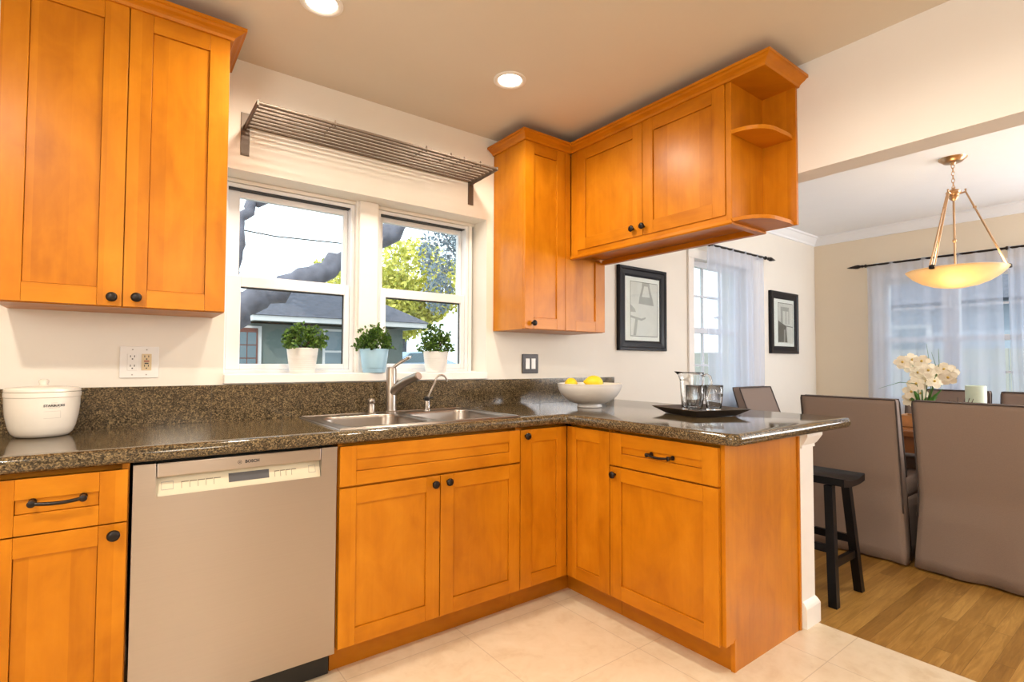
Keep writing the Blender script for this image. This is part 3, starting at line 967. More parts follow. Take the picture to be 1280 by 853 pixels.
for a, b_ in ((-0.678, -0.646), (-0.236, -0.212)):
    mb = MB()
    decal(a, b_, 0.20, 0.22, INKG); decal(a, b_, 0.46, 0.48, INKG); decal(a, a + 0.001, 0.20, 0.48, INKG); decal(b_ - 0.001, b_, 0.20, 0.48, INKG)
    mb.build('power_button' if a < -0.5 else 'start_button', cp)
mb = MB(); mb.box(x0 + 0.004, x1 - 0.004, y1 + 0.024, -0.03, 0.105, 0.745, BLACK); mb.box(x0 + 0.004, x1 - 0.004, y1 + 0.024, -0.03, 0.745, 0.858, BLACK); mb.build('tub_body', r)
mb = MB(); mb.box(x0, x1, YF + 0.070, YF + 0.086, 0.001, 0.102, BLACK); mb.build('kick_plate', r)

# ------------------------------------------------------------------ worktop, splashback
def worktop():
    mb = MB()
    bm = mb.bm
    xs = [-1.75, -0.105, 0.705, 0.985, 2.035]
    ys = [-1.545, -0.648, -0.590, -0.085, -0.003]
    V = {}
    def v(i, j):
        if (i, j) not in V:
            V[i, j] = bm.verts.new((xs[i], ys[j], CT))
        return V[i, j]
    fs = []
    for i in range(4):
        for j in range(4):
            if j == 0 and i < 3:
                continue
            if i == 1 and j == 2:
                continue
            fs.append(bm.faces.new((v(i, j), v(i + 1, j), v(i + 1, j + 1), v(i, j + 1))))
    ret = bmesh.ops.extrude_face_region(bm, geom=fs)
    nv = [g for g in ret['geom'] if isinstance(g, bmesh.types.BMVert)]
    bmesh.ops.translate(bm, verts=nv, vec=(0, 0, -0.047))
    bmesh.ops.recalc_face_normals(bm, faces=bm.faces)
    ve = []
    for e in bm.edges:
        a, c = e.verts
        if abs(a.co.x - c.co.x) < 1e-6 and abs(a.co.y - c.co.y) < 1e-6:
            p = (round(a.co.x, 3), round(a.co.y, 3))
            if p in ((0.985, -1.545), (2.035, -1.545)):
                ve.append(e)
    bmesh.ops.bevel(bm, geom=ve, offset=0.045, segments=6, affect='EDGES', profile=0.5)
    ve = [e for e in bm.edges if abs(e.verts[0].co.x - 0.985) < 1e-4 and abs(e.verts[0].co.y + 0.648) < 1e-4 and abs(e.verts[1].co.x - 0.985) < 1e-4 and abs(e.verts[1].co.y + 0.648) < 1e-4]
    bmesh.ops.bevel(bm, geom=ve, offset=0.022, segments=4, affect='EDGES', profile=0.5)
    be = []
    for e in bm.edges:
        if len(e.link_faces) != 2:
            continue
        n = [abs(f.normal.z) for f in e.link_faces]
        if not ((n[0] > 0.9) != (n[1] > 0.9)):
            continue
        m_ = (e.verts[0].co + e.verts[1].co) / 2
        if m_.y > -0.01 or m_.x < -1.7:
            continue
        if -0.11 < m_.x < 0.71 and m_.y > -0.6:
            continue
        be.append(e)
    bmesh.ops.bevel(bm, geom=be, offset=0.021, segments=5, affect='EDGES', profile=0.5)
    for f in bm.faces:
        f.smooth = True
    mb.mats = [GRANITE]
    return mb.build('worktop', autosmooth=25)
o = worktop(); tag(o, 'dark speckled granite worktop running along the wall and out over the peninsula', 'worktop')
mb = MB()
for a, c in ((-1.75, -0.4745), (-0.4735, -0.1915), (-0.1905, 1.3475), (1.3485, 2.0435)):
    mb.box(a, c, -0.020, -0.001, CT, 1.070, GRANITE, 0.0006)
o = mb.build('splashback'); tag(o, 'speckled granite splashback strip standing along the wall behind the worktop', 'splashback')

# ------------------------------------------------------------------ upper cabinets
CROWN = [(0.0, 2.418), (0.010, 2.418), (0.014, 2.428), (0.022, 2.434), (0.034, 2.440), (0.042, 2.447), (0.050, 2.449), (0.050, 2.461), (0.0, 2.461)]
FU = ('y', YU)
r = thing('wall_cabinet', 'tall two-door maple wall cabinet hung left of the kitchen window', 'cabinet', (-0.787, -0.15, ZU), 'maple wall cabinets')
mb = MB(); mb.box(-1.115, -0.4725, YU + 0.020, -0.002, ZU, 2.42, WV, 0.001); mb.build('carcass', r)
d = shaker('door', r, FU, -1.114, -0.789, ZU + 0.003, 2.419, 0.068, 0.062); knob(d, FU, -0.817, 1.390)
d = shaker('door', r, FU, -0.786, -0.4735, ZU + 0.003, 2.419, 0.067, 0.062); knob(d, FU, -0.7485, 1.3935)
mb = MB(); sweep(mb, [(-1.115, YU), (-0.4725, YU), (-0.4725, -0.003)], CROWN, WH)
mb.box(-1.115, -0.4725, YU + 0.001, -0.003, 2.42, 2.460, WH); mb.build('crown_moulding', r)
# blind corner wall cabinet
r = thing('blind_corner_wall_cabinet', 'narrow maple wall cabinet in the corner beside the right window', 'cabinet', (1.31, -0.15, ZU), 'maple wall cabinets')
mb = MB(); mb.box(0.9945, XH, YU + 0.020, -0.002, ZU, 2.42, WV, 0.001)
mb.box(0.992, 0.9945, YU + 0.019, YU + 0.055, ZU, 2.42, WV, 0.0005)
mb.build('carcass', r)
d = shaker('door', r, FU, 0.993, 1.297, ZU + 0.003, 2.419, 0.066, 0.064); knob(d, FU, 1.046, 1.3925)
mb = MB()
mb.box(1.300, 1.385, YU + 0.0005, YU + 0.019, ZU + 0.003, 1.797, WV, 0.0012)
mb.box(1.300, 1.3385, YU + 0.0005, YU + 0.019, 1.7975, 2.419, WV, 0.0012)
mb.box(1.552, 1.634, YU + 0.0005, YU + 0.019, ZU + 0.003, 1.797, WV, 0.0012)
mb.box(1.3853, 1.5517, YU + 0.0005, YU + 0.019, ZU + 0.003, 1.426, WH, 0.0012)
mb.box(1.38, 1.557, YU + 0.009, YU + 0.016, 1.42, 1.797, WV)
mb.build('fixed_panel', r)
mb = MB(); sweep(mb, [(0.9945, -0.003), (0.9945, YU), (XU - 0.0005, YU)], CROWN, WH)
mb.box(0.9945, XU - 0.0005, YU + 0.001, -0.003, 2.42, 2.460, WH); mb.build('crown_moulding', r)
# peninsula wall cabinet
FUX = ('x', XU)
YR, YS = -1.329, -1.4807
r = thing('peninsula_wall_cabinet', 'two-door maple cabinet with open end shelf hung from the ceiling over the peninsula', 'cabinet', (1.49, -0.9, 1.783), 'maple wall cabinets')
mb = MB()
mb.box(XU + 0.020, XH - 0.001, YR, YU - 0.002, 1.815, 2.42, WV, 0.001)
mb.box(XU + 0.004, XU + 0.021, YR - 0.001, -1.303, 1.806, 2.42, WV, 0.002)
mb.box(XU + 0.004, XU + 0.020, -0.366, YU - 0.0015, 1.806, 2.42, WV, 0.001)
mb.box(XU + 0.006, XU + 0.020, -1.303, -0.366, 1.806, 1.832, WH, 0.001)
mb.box(XH - 0.018, XH - 0.001, YS, YR, 1.795, 2.42, WV, 0.001)
mb.build('carcass', r)
d = shaker('door', r, FUX, -0.842, -0.3665, 1.829, 2.419, 0.063, 0.066); knob(d, FUX, -0.786, 1.8705)
d = shaker('door', r, FUX, -1.301, -0.845, 1.829, 2.419, 0.063, 0.066); knob(d, FUX, -0.853, 1.871)
mb = MB()
RAIL = [(-0.030, 1.783), (0.002, 1.783), (0.006, 1.789), (0.002, 1.797), (-0.002, 1.806), (-0.030, 1.806)]
sweep(mb, [(XU, YU - 0.002), (XU, YR), (XH - 0.002, YR)], RAIL, WH)
mb.box(XH - 0.030, XH - 0.001, YR + 0.03, YU - 0.002, 1.783, 1.812, WH, 0.001)
mb.build('light_rail', r)
def end_shelf(z0, z1):
    pts = [(XU + 0.004, YR - 0.002), (XH - 0.018, YR - 0.002), (XH - 0.018, YS + 0.014)]
    P = [(XH - 0.06, YS + 0.010)]
    c = (XU + 0.13, YR - 0.01)
    for i in range(9):
        a = math.radians(270 - 90 * i / 8)
        P.append((XU + 0.14 + 0.132 * math.cos(a), YR - 0.012 + 0.125 * math.sin(a)))
    mb = MB()
    mb.prism(pts + P, 'z', z0, z1, WH, 0.001)
    return mb.build('end_shelf', r)
end_shelf(2.186, 2.204)
end_shelf(1.795, 1.812)
mb = MB(); sweep(mb, [(XU, YU - 0.0005), (XU, YS), (XH - 0.001, YS)], CROWN, WH)
mb.box(XU + 0.001, XH - 0.001, YS + 0.001, YU - 0.050, 2.42, 2.460, WH); mb.build('crown_moulding', r)

# ------------------------------------------------------------------ sink and taps
r = thing('sink', 'double-bowl stainless steel sink set into the granite worktop', 'sink', (0.30, -0.335, CT))
mb = MB()
sx0, sx1, sy0, sy1 = -0.125, 0.728, -0.612, -0.062
B1 = (-0.078, 0.288, -0.572, -0.165)
B2 = (0.330, 0.690, -0.572, -0.165)
xs = [sx0, B1[0], B1[1], B2[0], B2[1], sx1]
ysn = [sy0, B1[2], B1[3], sy1]
zt = CT + 0.0045
bm = mb.bm
V = {}
def vv(i, j):
    if (i, j) not in V:
        V[i, j] = bm.verts.new((xs[i], ysn[j], zt))
    return V[i, j]
k = mb.mi(SINKM)
for i in range(5):
    for j in range(3):
        if j == 1 and i in (1, 3):
            continue
        bm.faces.new((vv(i, j), vv(i + 1, j), vv(i + 1, j + 1), vv(i, j + 1))).material_index = k
ring0 = rrect(sx0, sx1, sy0, sy1, 0.001, zt, 3)
ring1 = rrect(sx0 - 0.004, sx1 + 0.004, sy0 - 0.004, sy1 + 0.004, 0.006, CT + 0.0008, 3)
mb.loft([ring0, ring1], SINKM, False, False)
mb.tube(rrect(sx0 + 0.004, sx1 - 0.004, sy0 + 0.004, sy1 - 0.004, 0.012, zt + 0.0005, 4) + [rrect(sx0 + 0.004, sx1 - 0.004, sy0 + 0.004, sy1 - 0.004, 0.012, zt + 0.0005, 4)[0]], 0.0032, SINKM, 6)
mb.build('rim', r, autosmooth=35)
for (a0, a1, c0, c1) in (B1, B2):
    mb = MB()
    rings = [rrect(a0, a1, c0, c1, 0.0008, zt), rrect(a0, a1, c0, c1, 0.065, zt + 0.0003), rrect(a0 + 0.003, a1 - 0.003, c0 + 0.003, c1 - 0.003, 0.063, zt - 0.003),
             rrect(a0 + 0.006, a1 - 0.006, c0 + 0.006, c1 - 0.006, 0.062, zt - 0.015), rrect(a0 + 0.012, a1 - 0.012, c0 + 0.012, c1 - 0.012, 0.06, 0.775),
             rrect(a0 + 0.03, a1 - 0.03, c0 + 0.03, c1 - 0.03, 0.05, 0.752), rrect(a0 + 0.10, a1 - 0.10, c0 + 0.10, c1 - 0.10, 0.03, 0.747)]
    mb.loft(rings, SINKM, False, True)
    ba = mb.build('basin', r, autosmooth=40)
    mb = MB(); mb.lathe(((a0 + a1) / 2, (c0 + c1) / 2, 0.7475), [(0.042, 0), (0.040, 0.003), (0.030, 0.001), (0.028, 0.0005)], CHROME, 24); mb.build('drain', ba, autosmooth=40)
DECK = zt
r = thing('kitchen_faucet', 'brushed nickel single-lever kitchen faucet standing behind the sink bowls', 'faucet', (0.296, -0.118, DECK))
mb = MB(); mb.lathe((0.296, -0.118, DECK), [(0.034, 0), (0.034, 0.006), (0.027, 0.012), (0.0255, 0.03), (0.0255, 0.214), (0.024, 0.219)], NICKEL, 28); mb.build('body', r, autosmooth=40)
mb = MB()
pts = []
S0, S1, S2 = Vector((0.298, -0.120, 1.015)), Vector((0.315, -0.190, 1.075)), Vector((0.352, -0.300, 1.105))
for i in range(13):
    t = i / 12
    pts.append(S0 * (1 - t) ** 2 + S1 * 2 * t * (1 - t) + S2 * t * t)
mb.tube(pts, [0.021] * 9 + [0.019, 0.0185, 0.0195, 0.0195], NICKEL, 20)
sp = mb.build('spout', r, autosmooth=40)
dirv = (pts[-1] - pts[-2]).normalized()
mb = MB(); mb.tube([pts[-1] - dirv * 0.004, pts[-1] + dirv * 0.006, pts[-1] + dirv * 0.008], [0.0185, 0.0178, 0.012], plain('spout_tip_grey', (0.35, 0.26, 0.22), 0.5), 20); mb.build('spray_head', sp, autosmooth=40)
mb = MB()
mb.lathe((0.296, -0.118, DECK + 0.219), [(0.0235, 0), (0.0235, 0.003), (0.021, 0.008), (0.012, 0.011)], NICKEL, 24)
mb.tube([(0.305, -0.122, 1.143), (0.318, -0.128, 1.156), (0.334, -0.136, 1.170), (0.352, -0.146, 1.181)], [0.008, 0.0075, 0.007, 0.009], NICKEL, 12)
mb.tube([(0.348, -0.143, 1.178), (0.356, -0.147, 1.184), (0.366, -0.151, 1.190), (0.376, -0.155, 1.196), (0.386, -0.159, 1.201)], [0.008, 0.0165, 0.019, 0.017, 0.006], CHROME, 14, flat=0.5)
mb.build('lever', r, autosmooth=40)
r = thing('soap_dispenser', 'short nickel soap dispenser pump left of the kitchen faucet', 'soap dispenser', (0.198, -0.107, DECK))
mb = MB(); mb.lathe((0.198, -0.107, DECK), [(0.027, 0), (0.027, 0.004), (0.019, 0.008), (0.0165, 0.012), (0.0165, 0.05)], NICKEL, 24); mb.build('base', r, autosmooth=40)
mb = MB(); mb.lathe((0.198, -0.107, DECK), [(0.0165, 0.051), (0.0175, 0.053), (0.0175, 0.069), (0.015, 0.073)], NICKEL, 24)
mb.tube([(0.198, -0.107, DECK + 0.062), (0.198, -0.140, DECK + 0.060), (0.198, -0.146, DECK + 0.052)], 0.005, NICKEL, 10); mb.build('pump', r, autosmooth=40)
r = thing('filter_tap', 'slim gooseneck filter tap with black collar at the right of the faucet', 'faucet', (0.503, -0.105, DECK))
mb = MB(); mb.lathe((0.503, -0.105, DECK), [(0.019, 0), (0.019, 0.003), (0.0155, 0.006), (0.0145, 0.05), (0.012, 0.052)], CHROME, 20); mb.build('base', r, autosmooth=40)
mb = MB(); mb.lathe((0.503, -0.105, DECK), [(0.0125, 0.052), (0.015, 0.055), (0.015, 0.066), (0.008, 0.072)], BLACK, 16)
mb.tube([(0.503, -0.105, DECK + 0.062), (0.53, -0.12, DECK + 0.068)], [0.007, 0.005], BLACK, 10); mb.build('collar', r, autosmooth=40)
mb = MB()
pts = [(0.506, -0.105, 0.985), (0.530, -0.105, 1.030), (0.548, -0.105, 1.062)]
for i in range(9):
    a = PI - PI * 1.05 * i / 8
    pts.append((0.585 + 0.034 * math.cos(a), -0.107, 1.072 + 0.031 * math.sin(a)))
mb.tube(pts, 0.0052, NICKEL, 10); mb.build('gooseneck', r, autosmooth=40)

# ------------------------------------------------------------------ wall rack
r = thing('wall_rack', 'long brown metal rod rack bracketed to the wall above the windows', 'rack', (0.235, -0.13, 2.09))
ZK = 2.226
mb = MB()
nrod = 8
for i in range(nrod):
    y = -0.012 - 0.255 * i / (nrod - 1)
    mb.tube([(-0.368, y, ZK), (0.832, y, ZK)], 0.0068 if i < nrod - 1 else 0.008, RACKM, 8)
mb.build('rods', r, autosmooth=50)
for xx in (-0.364, 0.829):
    mb = MB()
    mb.box(xx - 0.018, xx + 0.018, -0.005, -0.0005, 2.092, 2.285 if xx < 0 else 2.225, RACKM, 0.001)
    mb.prism([(-0.003, ZK + 0.008), (-0.274, ZK + 0.010), (-0.274, ZK - 0.010), (-0.003, ZK - 0.020)], 'x', xx - 0.004, xx + 0.004, RACKM, 0.001)
    mb.build('bracket', r)
for xx in (-0.05, 0.40, 0.54, 0.62, 0.72):
    mb = MB()
    mb.tube([(xx, -0.262, ZK + 0.010), (xx, -0.120, ZK + 0.009)], 0.003, RACKM, 6)
    mb.tube([(xx, -0.270, ZK + 0.016), (xx, -0.275, ZK), (xx, -0.270, ZK - 0.014)], 0.003, RACKM, 6)
    mb.build('clip', r)

# ------------------------------------------------------------------ outlet and switch plates
r = thing('outlet_plate', 'white double outlet plate with one ivory receptacle on the wall', 'outlet', (-0.727, 0, 1.105))
mb = MB(); mb.box(-0.7905, -0.6625, -0.006, -0.0005, 1.104, 1.2295, WHITEP, 0.002)
for xx in (-0.7495, -0.7035):
    for zz in (1.117, 1.2165):
        mb.lathe((xx, -0.006, zz), [(0.0028, 0), (0.0028, -0.001)], INKG, 10, 'y')
mb.build('plate', r)
def recept(xc, m, gfci):
    mb = MB(); mb.box(xc - 0.0165, xc + 0.0165, -0.0085, -0.0061, 1.134, 1.200, m, 0.001); o = mb.build('receptacle', r, label='ivory receptacle with test buttons' if gfci else None)
    for zc in (1.187, 1.150):
        mb = MB()
        for dx in (-0.0065, 0.0065):
            mb.box(xc + dx - 0.0013, xc + dx + 0.0013, -0.0090, -0.0086, zc - 0.001, zc + 0.007, INK)
        mb.lathe((xc, -0.0086, zc - 0.0075), [(0.0027, 0), (0.0027, -0.0005)], INK, 10, 'y')
        mb.build('socket', o)
    if gfci:
        mb = MB(); mb.box(xc - 0.0085, xc + 0.0085, -0.0098, -0.0086, 1.1685, 1.1735, REDP); mb.build('reset_button', o, label='red reset button')
        mb = MB(); mb.box(xc - 0.0065, xc + 0.0065, -0.0098, -0.0086, 1.1600, 1.1645, INK); mb.build('test_button', o, label='black test button')
recept(-0.7495, WHITEP, False)
recept(-0.7035, IVORY, True)
r = thing('switch_plate', 'dark bronze plate with two white rocker switches on the wall', 'light switch', (1.279, 0, 1.103))
mb = MB(); mb.box(1.2145, 1.3445, -0.007, -0.0005, 1.103, 1.2245, BRONZE, 0.003); mb.build('plate', r)
for xx in (1.2565, 1.3035):
    mb = MB(); mb.box(xx - 0.0165, xx + 0.0165, -0.0095, -0.0071, 1.131, 1.197, WHITEP, 0.001); mb.build('rocker', r)

# ------------------------------------------------------------------ canister
r = thing('canister', 'cream ceramic lidded canister with small dark lettering, left end of worktop', 'canister', (-0.996, -0.165, CT))
prof = [(0.060, 0.001), (0.070, 0.003), (0.080, 0.014), (0.088, 0.035), (0.095, 0.070), (0.0985, 0.105), (0.0995, 0.134), (0.1015, 0.136), (0.1015, 0.150), (0.0985, 0.152)]
cc = (-0.996, -0.165, CT)
mb = MB(); mb.lathe(cc, prof, CERAM, 48); body = mb.build('body', r, autosmooth=40)
mb = MB(); mb.lathe(cc, [(0.095, 0.1525), (0.1005, 0.154), (0.1000, 0.161), (0.094, 0.1655), (0.05, 0.170), (0.016, 0.172), (0.010, 0.176), (0.0135, 0.183), (0.014, 0.189), (0.008, 0.194)], CERAM, 48); mb.build('lid', r, autosmooth=40)
mb = MB()
def onjar(zc, ang, rad):
    def f(v):
        a = ang + v.x / rad
        rr = rad + 0.0006 + v.z
        return (cc[0] + rr * math.sin(a), cc[1] - rr * math.cos(a), CT + zc + v.y)
    return f
ANG = math.radians(22)
add_text(mb, 'STARBUCKS', 0.0105, onjar(0.108, ANG, 0.0986), INK, 0.0003, 0.0003)
for s, w_, zz in ((0, 0.016, 0.117), (0, 0.030, 0.101)):
    n = 8
    for i in range(n):
        x_ = -w_ / 2 + w_ * i / n
        f = onjar(zz, ANG, 0.0984)
        mb.poly([f(Vector((x_, -0.0006, 0))), f(Vector((x_ + w_ / n * 0.7, -0.0006, 0))), f(Vector((x_ + w_ / n * 0.7, 0.0006, 0))), f(Vector((x_, 0.0006, 0)))], INKG)
f = onjar(0.078, ANG - 0.05, 0.0958)
for (a0, a1, z0, z1) in ((-0.022, 0.022, 0.011, 0.0116), (-0.022, 0.022, -0.0116, -0.011), (0.0214, 0.022, -0.0116, 0.0116)):
    for i in range(6):
        p0, p1 = a0 + (a1 - a0) * i / 6, a0 + (a1 - a0) * (i + 1) / 6
        mb.poly([f(Vector((p0, z0, 0.0012))), f(Vector((p1, z0, 0.0012))), f(Vector((p1, z1, 0.0012))), f(Vector((p0, z1, 0.0012)))], INKG)
mb.build('lettering', body)

# ------------------------------------------------------------------ potted boxwood plants
def foliage(mb, c, R, H, n, m, leaf=0.014, seedv=1):
    rnd = random.Random(seedv)
    for s in range(n):
        a = rnd.uniform(0, 2 * PI)
        u = rnd.random()
        el = math.asin(rnd.uniform(-0.12, 1))
        rr = (0.55 + 0.50 * rnd.random() ** 0.6) * (1 + 0.16 * math.sin(a * 3 + seedv) + 0.12 * math.sin(a * 5 + el * 6))
        p = Vector((c[0] + R * rr * math.cos(a) * math.cos(el), c[1] + R * rr * math.sin(a) * math.cos(el), c[2] + 0.010 + H * rr * max(-0.1, math.sin(el))))
        for q in range(4):
            d = Vector((rnd.gauss(0, 1) + math.cos(a) * 0.6, rnd.gauss(0, 1) + math.sin(a) * 0.6, rnd.gauss(0.5, 0.8))).normalized()
            side = d.cross(Vector((rnd.gauss(0, 1), rnd.gauss(0, 1), rnd.gauss(0, 1)))).normalized()
            L = leaf * rnd.uniform(0.7, 1.25)
            W = L * 0.36
            nrm = d.cross(side) * L * 0.12
            pts = [p, p + d * L * 0.35 + side * W + nrm, p + d * L * 0.75 + side * W * 0.8 + nrm, p + d * L, p + d * L * 0.75 - side * W * 0.8 + nrm, p + d * L * 0.35 - side * W + nrm]
            mb.poly(pts, m)
def potted(x, y, z, pm, label, rt, rb, h, ribs, seedv, fr, fh):
    r = thing('potted_plant', label, 'plant', (x, y, z), 'potted boxwoods on the window sill')
    prof = [(rb * 0.9, 0.0), (rb, 0.002)]
    if ribs:
        k = 9
        for i in range(k):
            t0 = 0.05 + 0.72 * i / k
            t1 = t0 + 0.72 / k
            ra, rc = rb + (rt - rb) * t0, rb + (rt - rb) * t1
            prof += [(ra - 0.0009, h * t0), (ra + 0.0004, h * (t0 + 0.012)), (rc + 0.0004, h * (t1 - 0.012))]
    else:
        prof += [(rb + (rt - rb) * 0.2 - 0.0002, h * 0.2), (rb + (rt - rb) * 0.21 + 0.0015, h * 0.21), (rb + (rt - rb) * 0.8 + 0.001, h * 0.80)]
    prof += [(rb + (rt - rb) * 0.82, h * 0.82), (rt, h * 0.985), (rt - 0.001, h), (rt - 0.004, h), (rt - 0.007, h * 0.9)]
    mb = MB(); mb.lathe((x, y, z), prof, pm, 40, cap1=False); mb.build('pot', r, autosmooth=30)
    mb = MB(); mb.lathe((x, y, z), [(rt - 0.0068, h * 0.88), (rt * 0.5, h * 0.92), (0.004, h * 0.93)], SOIL, 24); mb.build('soil', r)
    mb = MB(); foliage(mb, (x, y, z + h), fr, fh, 330, BOXW, 0.016, seedv)
    for i in range(14):
        a = i * 2.4
        mb.tube([(x, y, z + h * 0.9), (x + 0.5 * fr * math.cos(a), y + 0.5 * fr * math.sin(a), z + h + fh * 0.5)], 0.0015, TWIG, 4)
    mb.build('foliage', r)
SZ = 1.1158
potted(-0.088, 0.047, SZ, POTW, 'boxwood in a ribbed white pot in front of the left window', 0.0715, 0.056, 0.121, True, 3, 0.092, 0.098)
potted(0.262, 0.022, SZ, POTB, 'boxwood in a light blue pot in front of the post between the windows', 0.0725, 0.056, 0.123, False, 5, 0.083, 0.100)
potted(0.632, 0.040, SZ, POTW, 'boxwood in a ribbed white pot in front of the right window', 0.0715, 0.056, 0.116, True, 11, 0.083, 0.122)

# ------------------------------------------------------------------ fruit bowl and lemons
BC = (1.405, -0.40, CT)
mb = MB()
prof = [(0.070, 0.0005), (0.072, 0.003), (0.068, 0.016), (0.072, 0.021)]
outer = []
for i in range(15):
    t = i / 14
    rr = 0.072 + (0.186 - 0.072) * math.sin(t * PI / 2 * 0.98) ** 0.95
    zz = 0.021 + 0.112 * (1 - math.cos(t * PI / 2 * 1.0)) ** 0.80
    outer.append((rr + (0.0008 if i % 2 else -0.0004), zz))
prof += outer + [(0.1875, 0.136), (0.183, 0.137)]
inner = [(rr - 0.007, zz + 0.005) for rr, zz in outer[::-1] if rr > 0.085]
prof += inner + [(0.03, 0.028), (0.002, 0.027)]
mb.lathe(BC, prof, BOWLM, 56)
o = mb.build('fruit_bowl', autosmooth=50); tag(o, 'wide white ribbed footed bowl holding lemons on the worktop corner', 'bowl')
def lemon(name, c, rot, label, s=1.0):
    r = thing(name, label, 'lemon', c, 'lemons in the white bowl')
    M = Matrix.Rotation(rot[0], 3, 'Z') @ Matrix.Rotation(rot[1], 3, 'Y')
    mb = MB()
    prof = [(0.0015, -0.058), (0.006, -0.056), (0.009, -0.051), (0.018, -0.044), (0.029, -0.031), (0.0355, -0.014), (0.037, 0.002), (0.034, 0.018), (0.027, 0.032), (0.016, 0.042), (0.008, 0.046), (0.004, 0.047)]
    rings = []
    for rr, h in prof:
        rings.append([tuple(Vector(c) + M @ Vector((h * s, rr * s * math.cos(2 * PI * i / 24), rr * s * math.sin(2 * PI * i / 24)))) for i in range(24)])
    mb.loft(rings, LEMON); mb.build('peel', r, smooth=True)
    mb = MB(); mb.tube([tuple(Vector(c) + M @ Vector((0.0465 * s, 0, 0))), tuple(Vector(c) + M @ Vector((0.0505 * s, 0, 0)))], 0.0045, STEMG, 8); mb.build('stem_scar', r)
lemon('lemon', (1.318, -0.338, CT + 0.132), (0.5, 0.1), 'leftmost lemon in the white bowl', 1.0)
lemon('lemon', (1.418, -0.425, CT + 0.144), (-0.62, 0.05), 'middle lemon in the white bowl, the largest showing above the rim', 1.08)
lemon('lemon', (1.492, -0.345, CT + 0.122), (0.9, -0.2), 'rightmost lemon, barely showing over the rim of the white bowl', 0.95)
lemon('lemon', (1.325, -0.352, CT + 0.074), (0.9, 0.1), 'lemon at the bottom of the white bowl under the leftmost one', 0.9)
lemon('lemon', (1.425, -0.42, CT + 0.064), (0.2, 0.1), 'lemon at the bottom of the white bowl under the middle one', 0.95)

# ------------------------------------------------------------------ tray, tumblers, pitcher
mb = MB()
TB = [Vector((1.478, -0.868)), Vector((1.405, -1.105)), Vector((1.640, -1.178)), Vector((1.713, -0.941))]
tc = sum(TB, Vector((0, 0))) / 4
def tr(s, z):
    return [(tc.x + (p.x - tc.x) * s, tc.y + (p.y - tc.y) * s, z) for p in TB]
mb.loft([tr(0.97, CT + 0.0008), tr(1.0, CT + 0.004), tr(1.36, CT + 0.034), tr(1.34, CT + 0.036), tr(0.98, CT + 0.010)], TRAYM)
for f in mb.bm.faces:
    f.smooth = False
o = mb.build('serving_tray'); tag(o, 'square dark flared wooden tray set cornerwise on the peninsula', 'tray')
def tumbler(c, label):
    prof = [(0.030, 0.0), (0.033, 0.002), (0.036, 0.02), (0.043, 0.07), (0.0465, 0.134), (0.0455, 0.1355), (0.0445, 0.134), (0.0405, 0.07), (0.033, 0.024), (0.028, 0.018), (0.002, 0.017)]
    mb = MB(); R = mb.lathe(c, prof, TABLEGLASS, 36)
    o = mb.build('tumbler', smooth=True); return tag(o, label, 'glass', 'glasses on the tray')
TZ = CT + 0.0102
tumbler((1.545, -1.005, TZ), 'left clear tumbler on the dark tray in front of the pitcher')
tumbler((1.638, -1.052, TZ), 'right clear tumbler on the dark tray by the pitcher handle')
r = thing('pitcher', 'clear glass water pitcher standing behind the two tumblers on the tray', 'pitcher', (1.600, -0.948, TZ))
def pitcher_ring(rr, z, sp):
    out = []
    for i in range(40):
        a = 2 * PI * i / 40
        dirx, diry = -0.80, 0.60
        k = max(0, math.cos(a) * dirx + math.sin(a) * diry) ** 6
        out.append((1.600 + rr * (1 + sp * k) * math.cos(a), -0.948 + rr * (1 + sp * k) * math.sin(a), TZ + z + sp * k * 0.012))
    return out
spec = [(0.044, 0.0, 0), (0.047, 0.003, 0), (0.050, 0.03, 0), (0.056, 0.10, 0), (0.059, 0.16, 0), (0.061, 0.185, 0.15), (0.062, 0.198, 0.42), (0.061, 0.2, 0.42), (0.0585, 0.198, 0.42), (0.0575, 0.18, 0.14), (0.0545, 0.14, 0), (0.0525, 0.10, 0), (0.046, 0.03, 0), (0.04, 0.016, 0)]
mb = MB(); mb.loft([pitcher_ring(*s) for s in spec], TABLEGLASS); mb.build('body', r, smooth=True)
mb = MB()
hd = Vector((0.80, -0.60, 0))
base = Vector((1.600, -0.948, TZ))
pts = [base + hd * 0.057 + Vector((0, 0, 0.180)), base + hd * 0.078 + Vector((0, 0, 0.188)), base + hd * 0.098 + Vector((0, 0, 0.178)), base + hd * 0.104 + Vector((0, 0, 0.15)), base + hd * 0.100 + Vector((0, 0, 0.105)), base + hd * 0.080 + Vector((0, 0, 0.062)), base + hd * 0.053 + Vector((0, 0, 0.055))]
mb.tube(pts, 0.0065, TABLEGLASS, 12); mb.build('handle', r, smooth=True)

# ------------------------------------------------------------------ recessed ceiling lights
def downlight(x, y, label, energy=46):
    r = thing('recessed_light', label, 'ceiling light', (x, y, ZC), 'recessed ceiling lights')
    mb = MB(); mb.lathe((x, y, ZC), [(0.078, -0.0005), (0.078, -0.004), (0.070, -0.008), (0.060, -0.006), (0.056, -0.002)], TRIMW, 40, cap0=False, cap1=False); mb.build('trim_ring', r, autosmooth=40)
    mb = MB(); mb.lathe((x, y, ZC), [(0.056, -0.0015), (0.04, -0.0025), (0.002, -0.003)], LENS, 32); mb.build('lens', r)
    lo = light('recessed_lamp', 'SPOT', (x, y, ZC - 0.02), energy, (1.0, 0.88, 0.72), direction=(0, 0, -1), spot_size=math.radians(168), spot_blend=0.6, shadow_soft_size=0.055)
    lo.parent = r
    lo.location = (0, 0, -0.02)
downlight(0.667, -0.601, 'round lit downlight in the ceiling near the corner cabinets')
downlight(-0.2145, -0.60, 'round lit downlight at the top edge of the photo, left of the other')
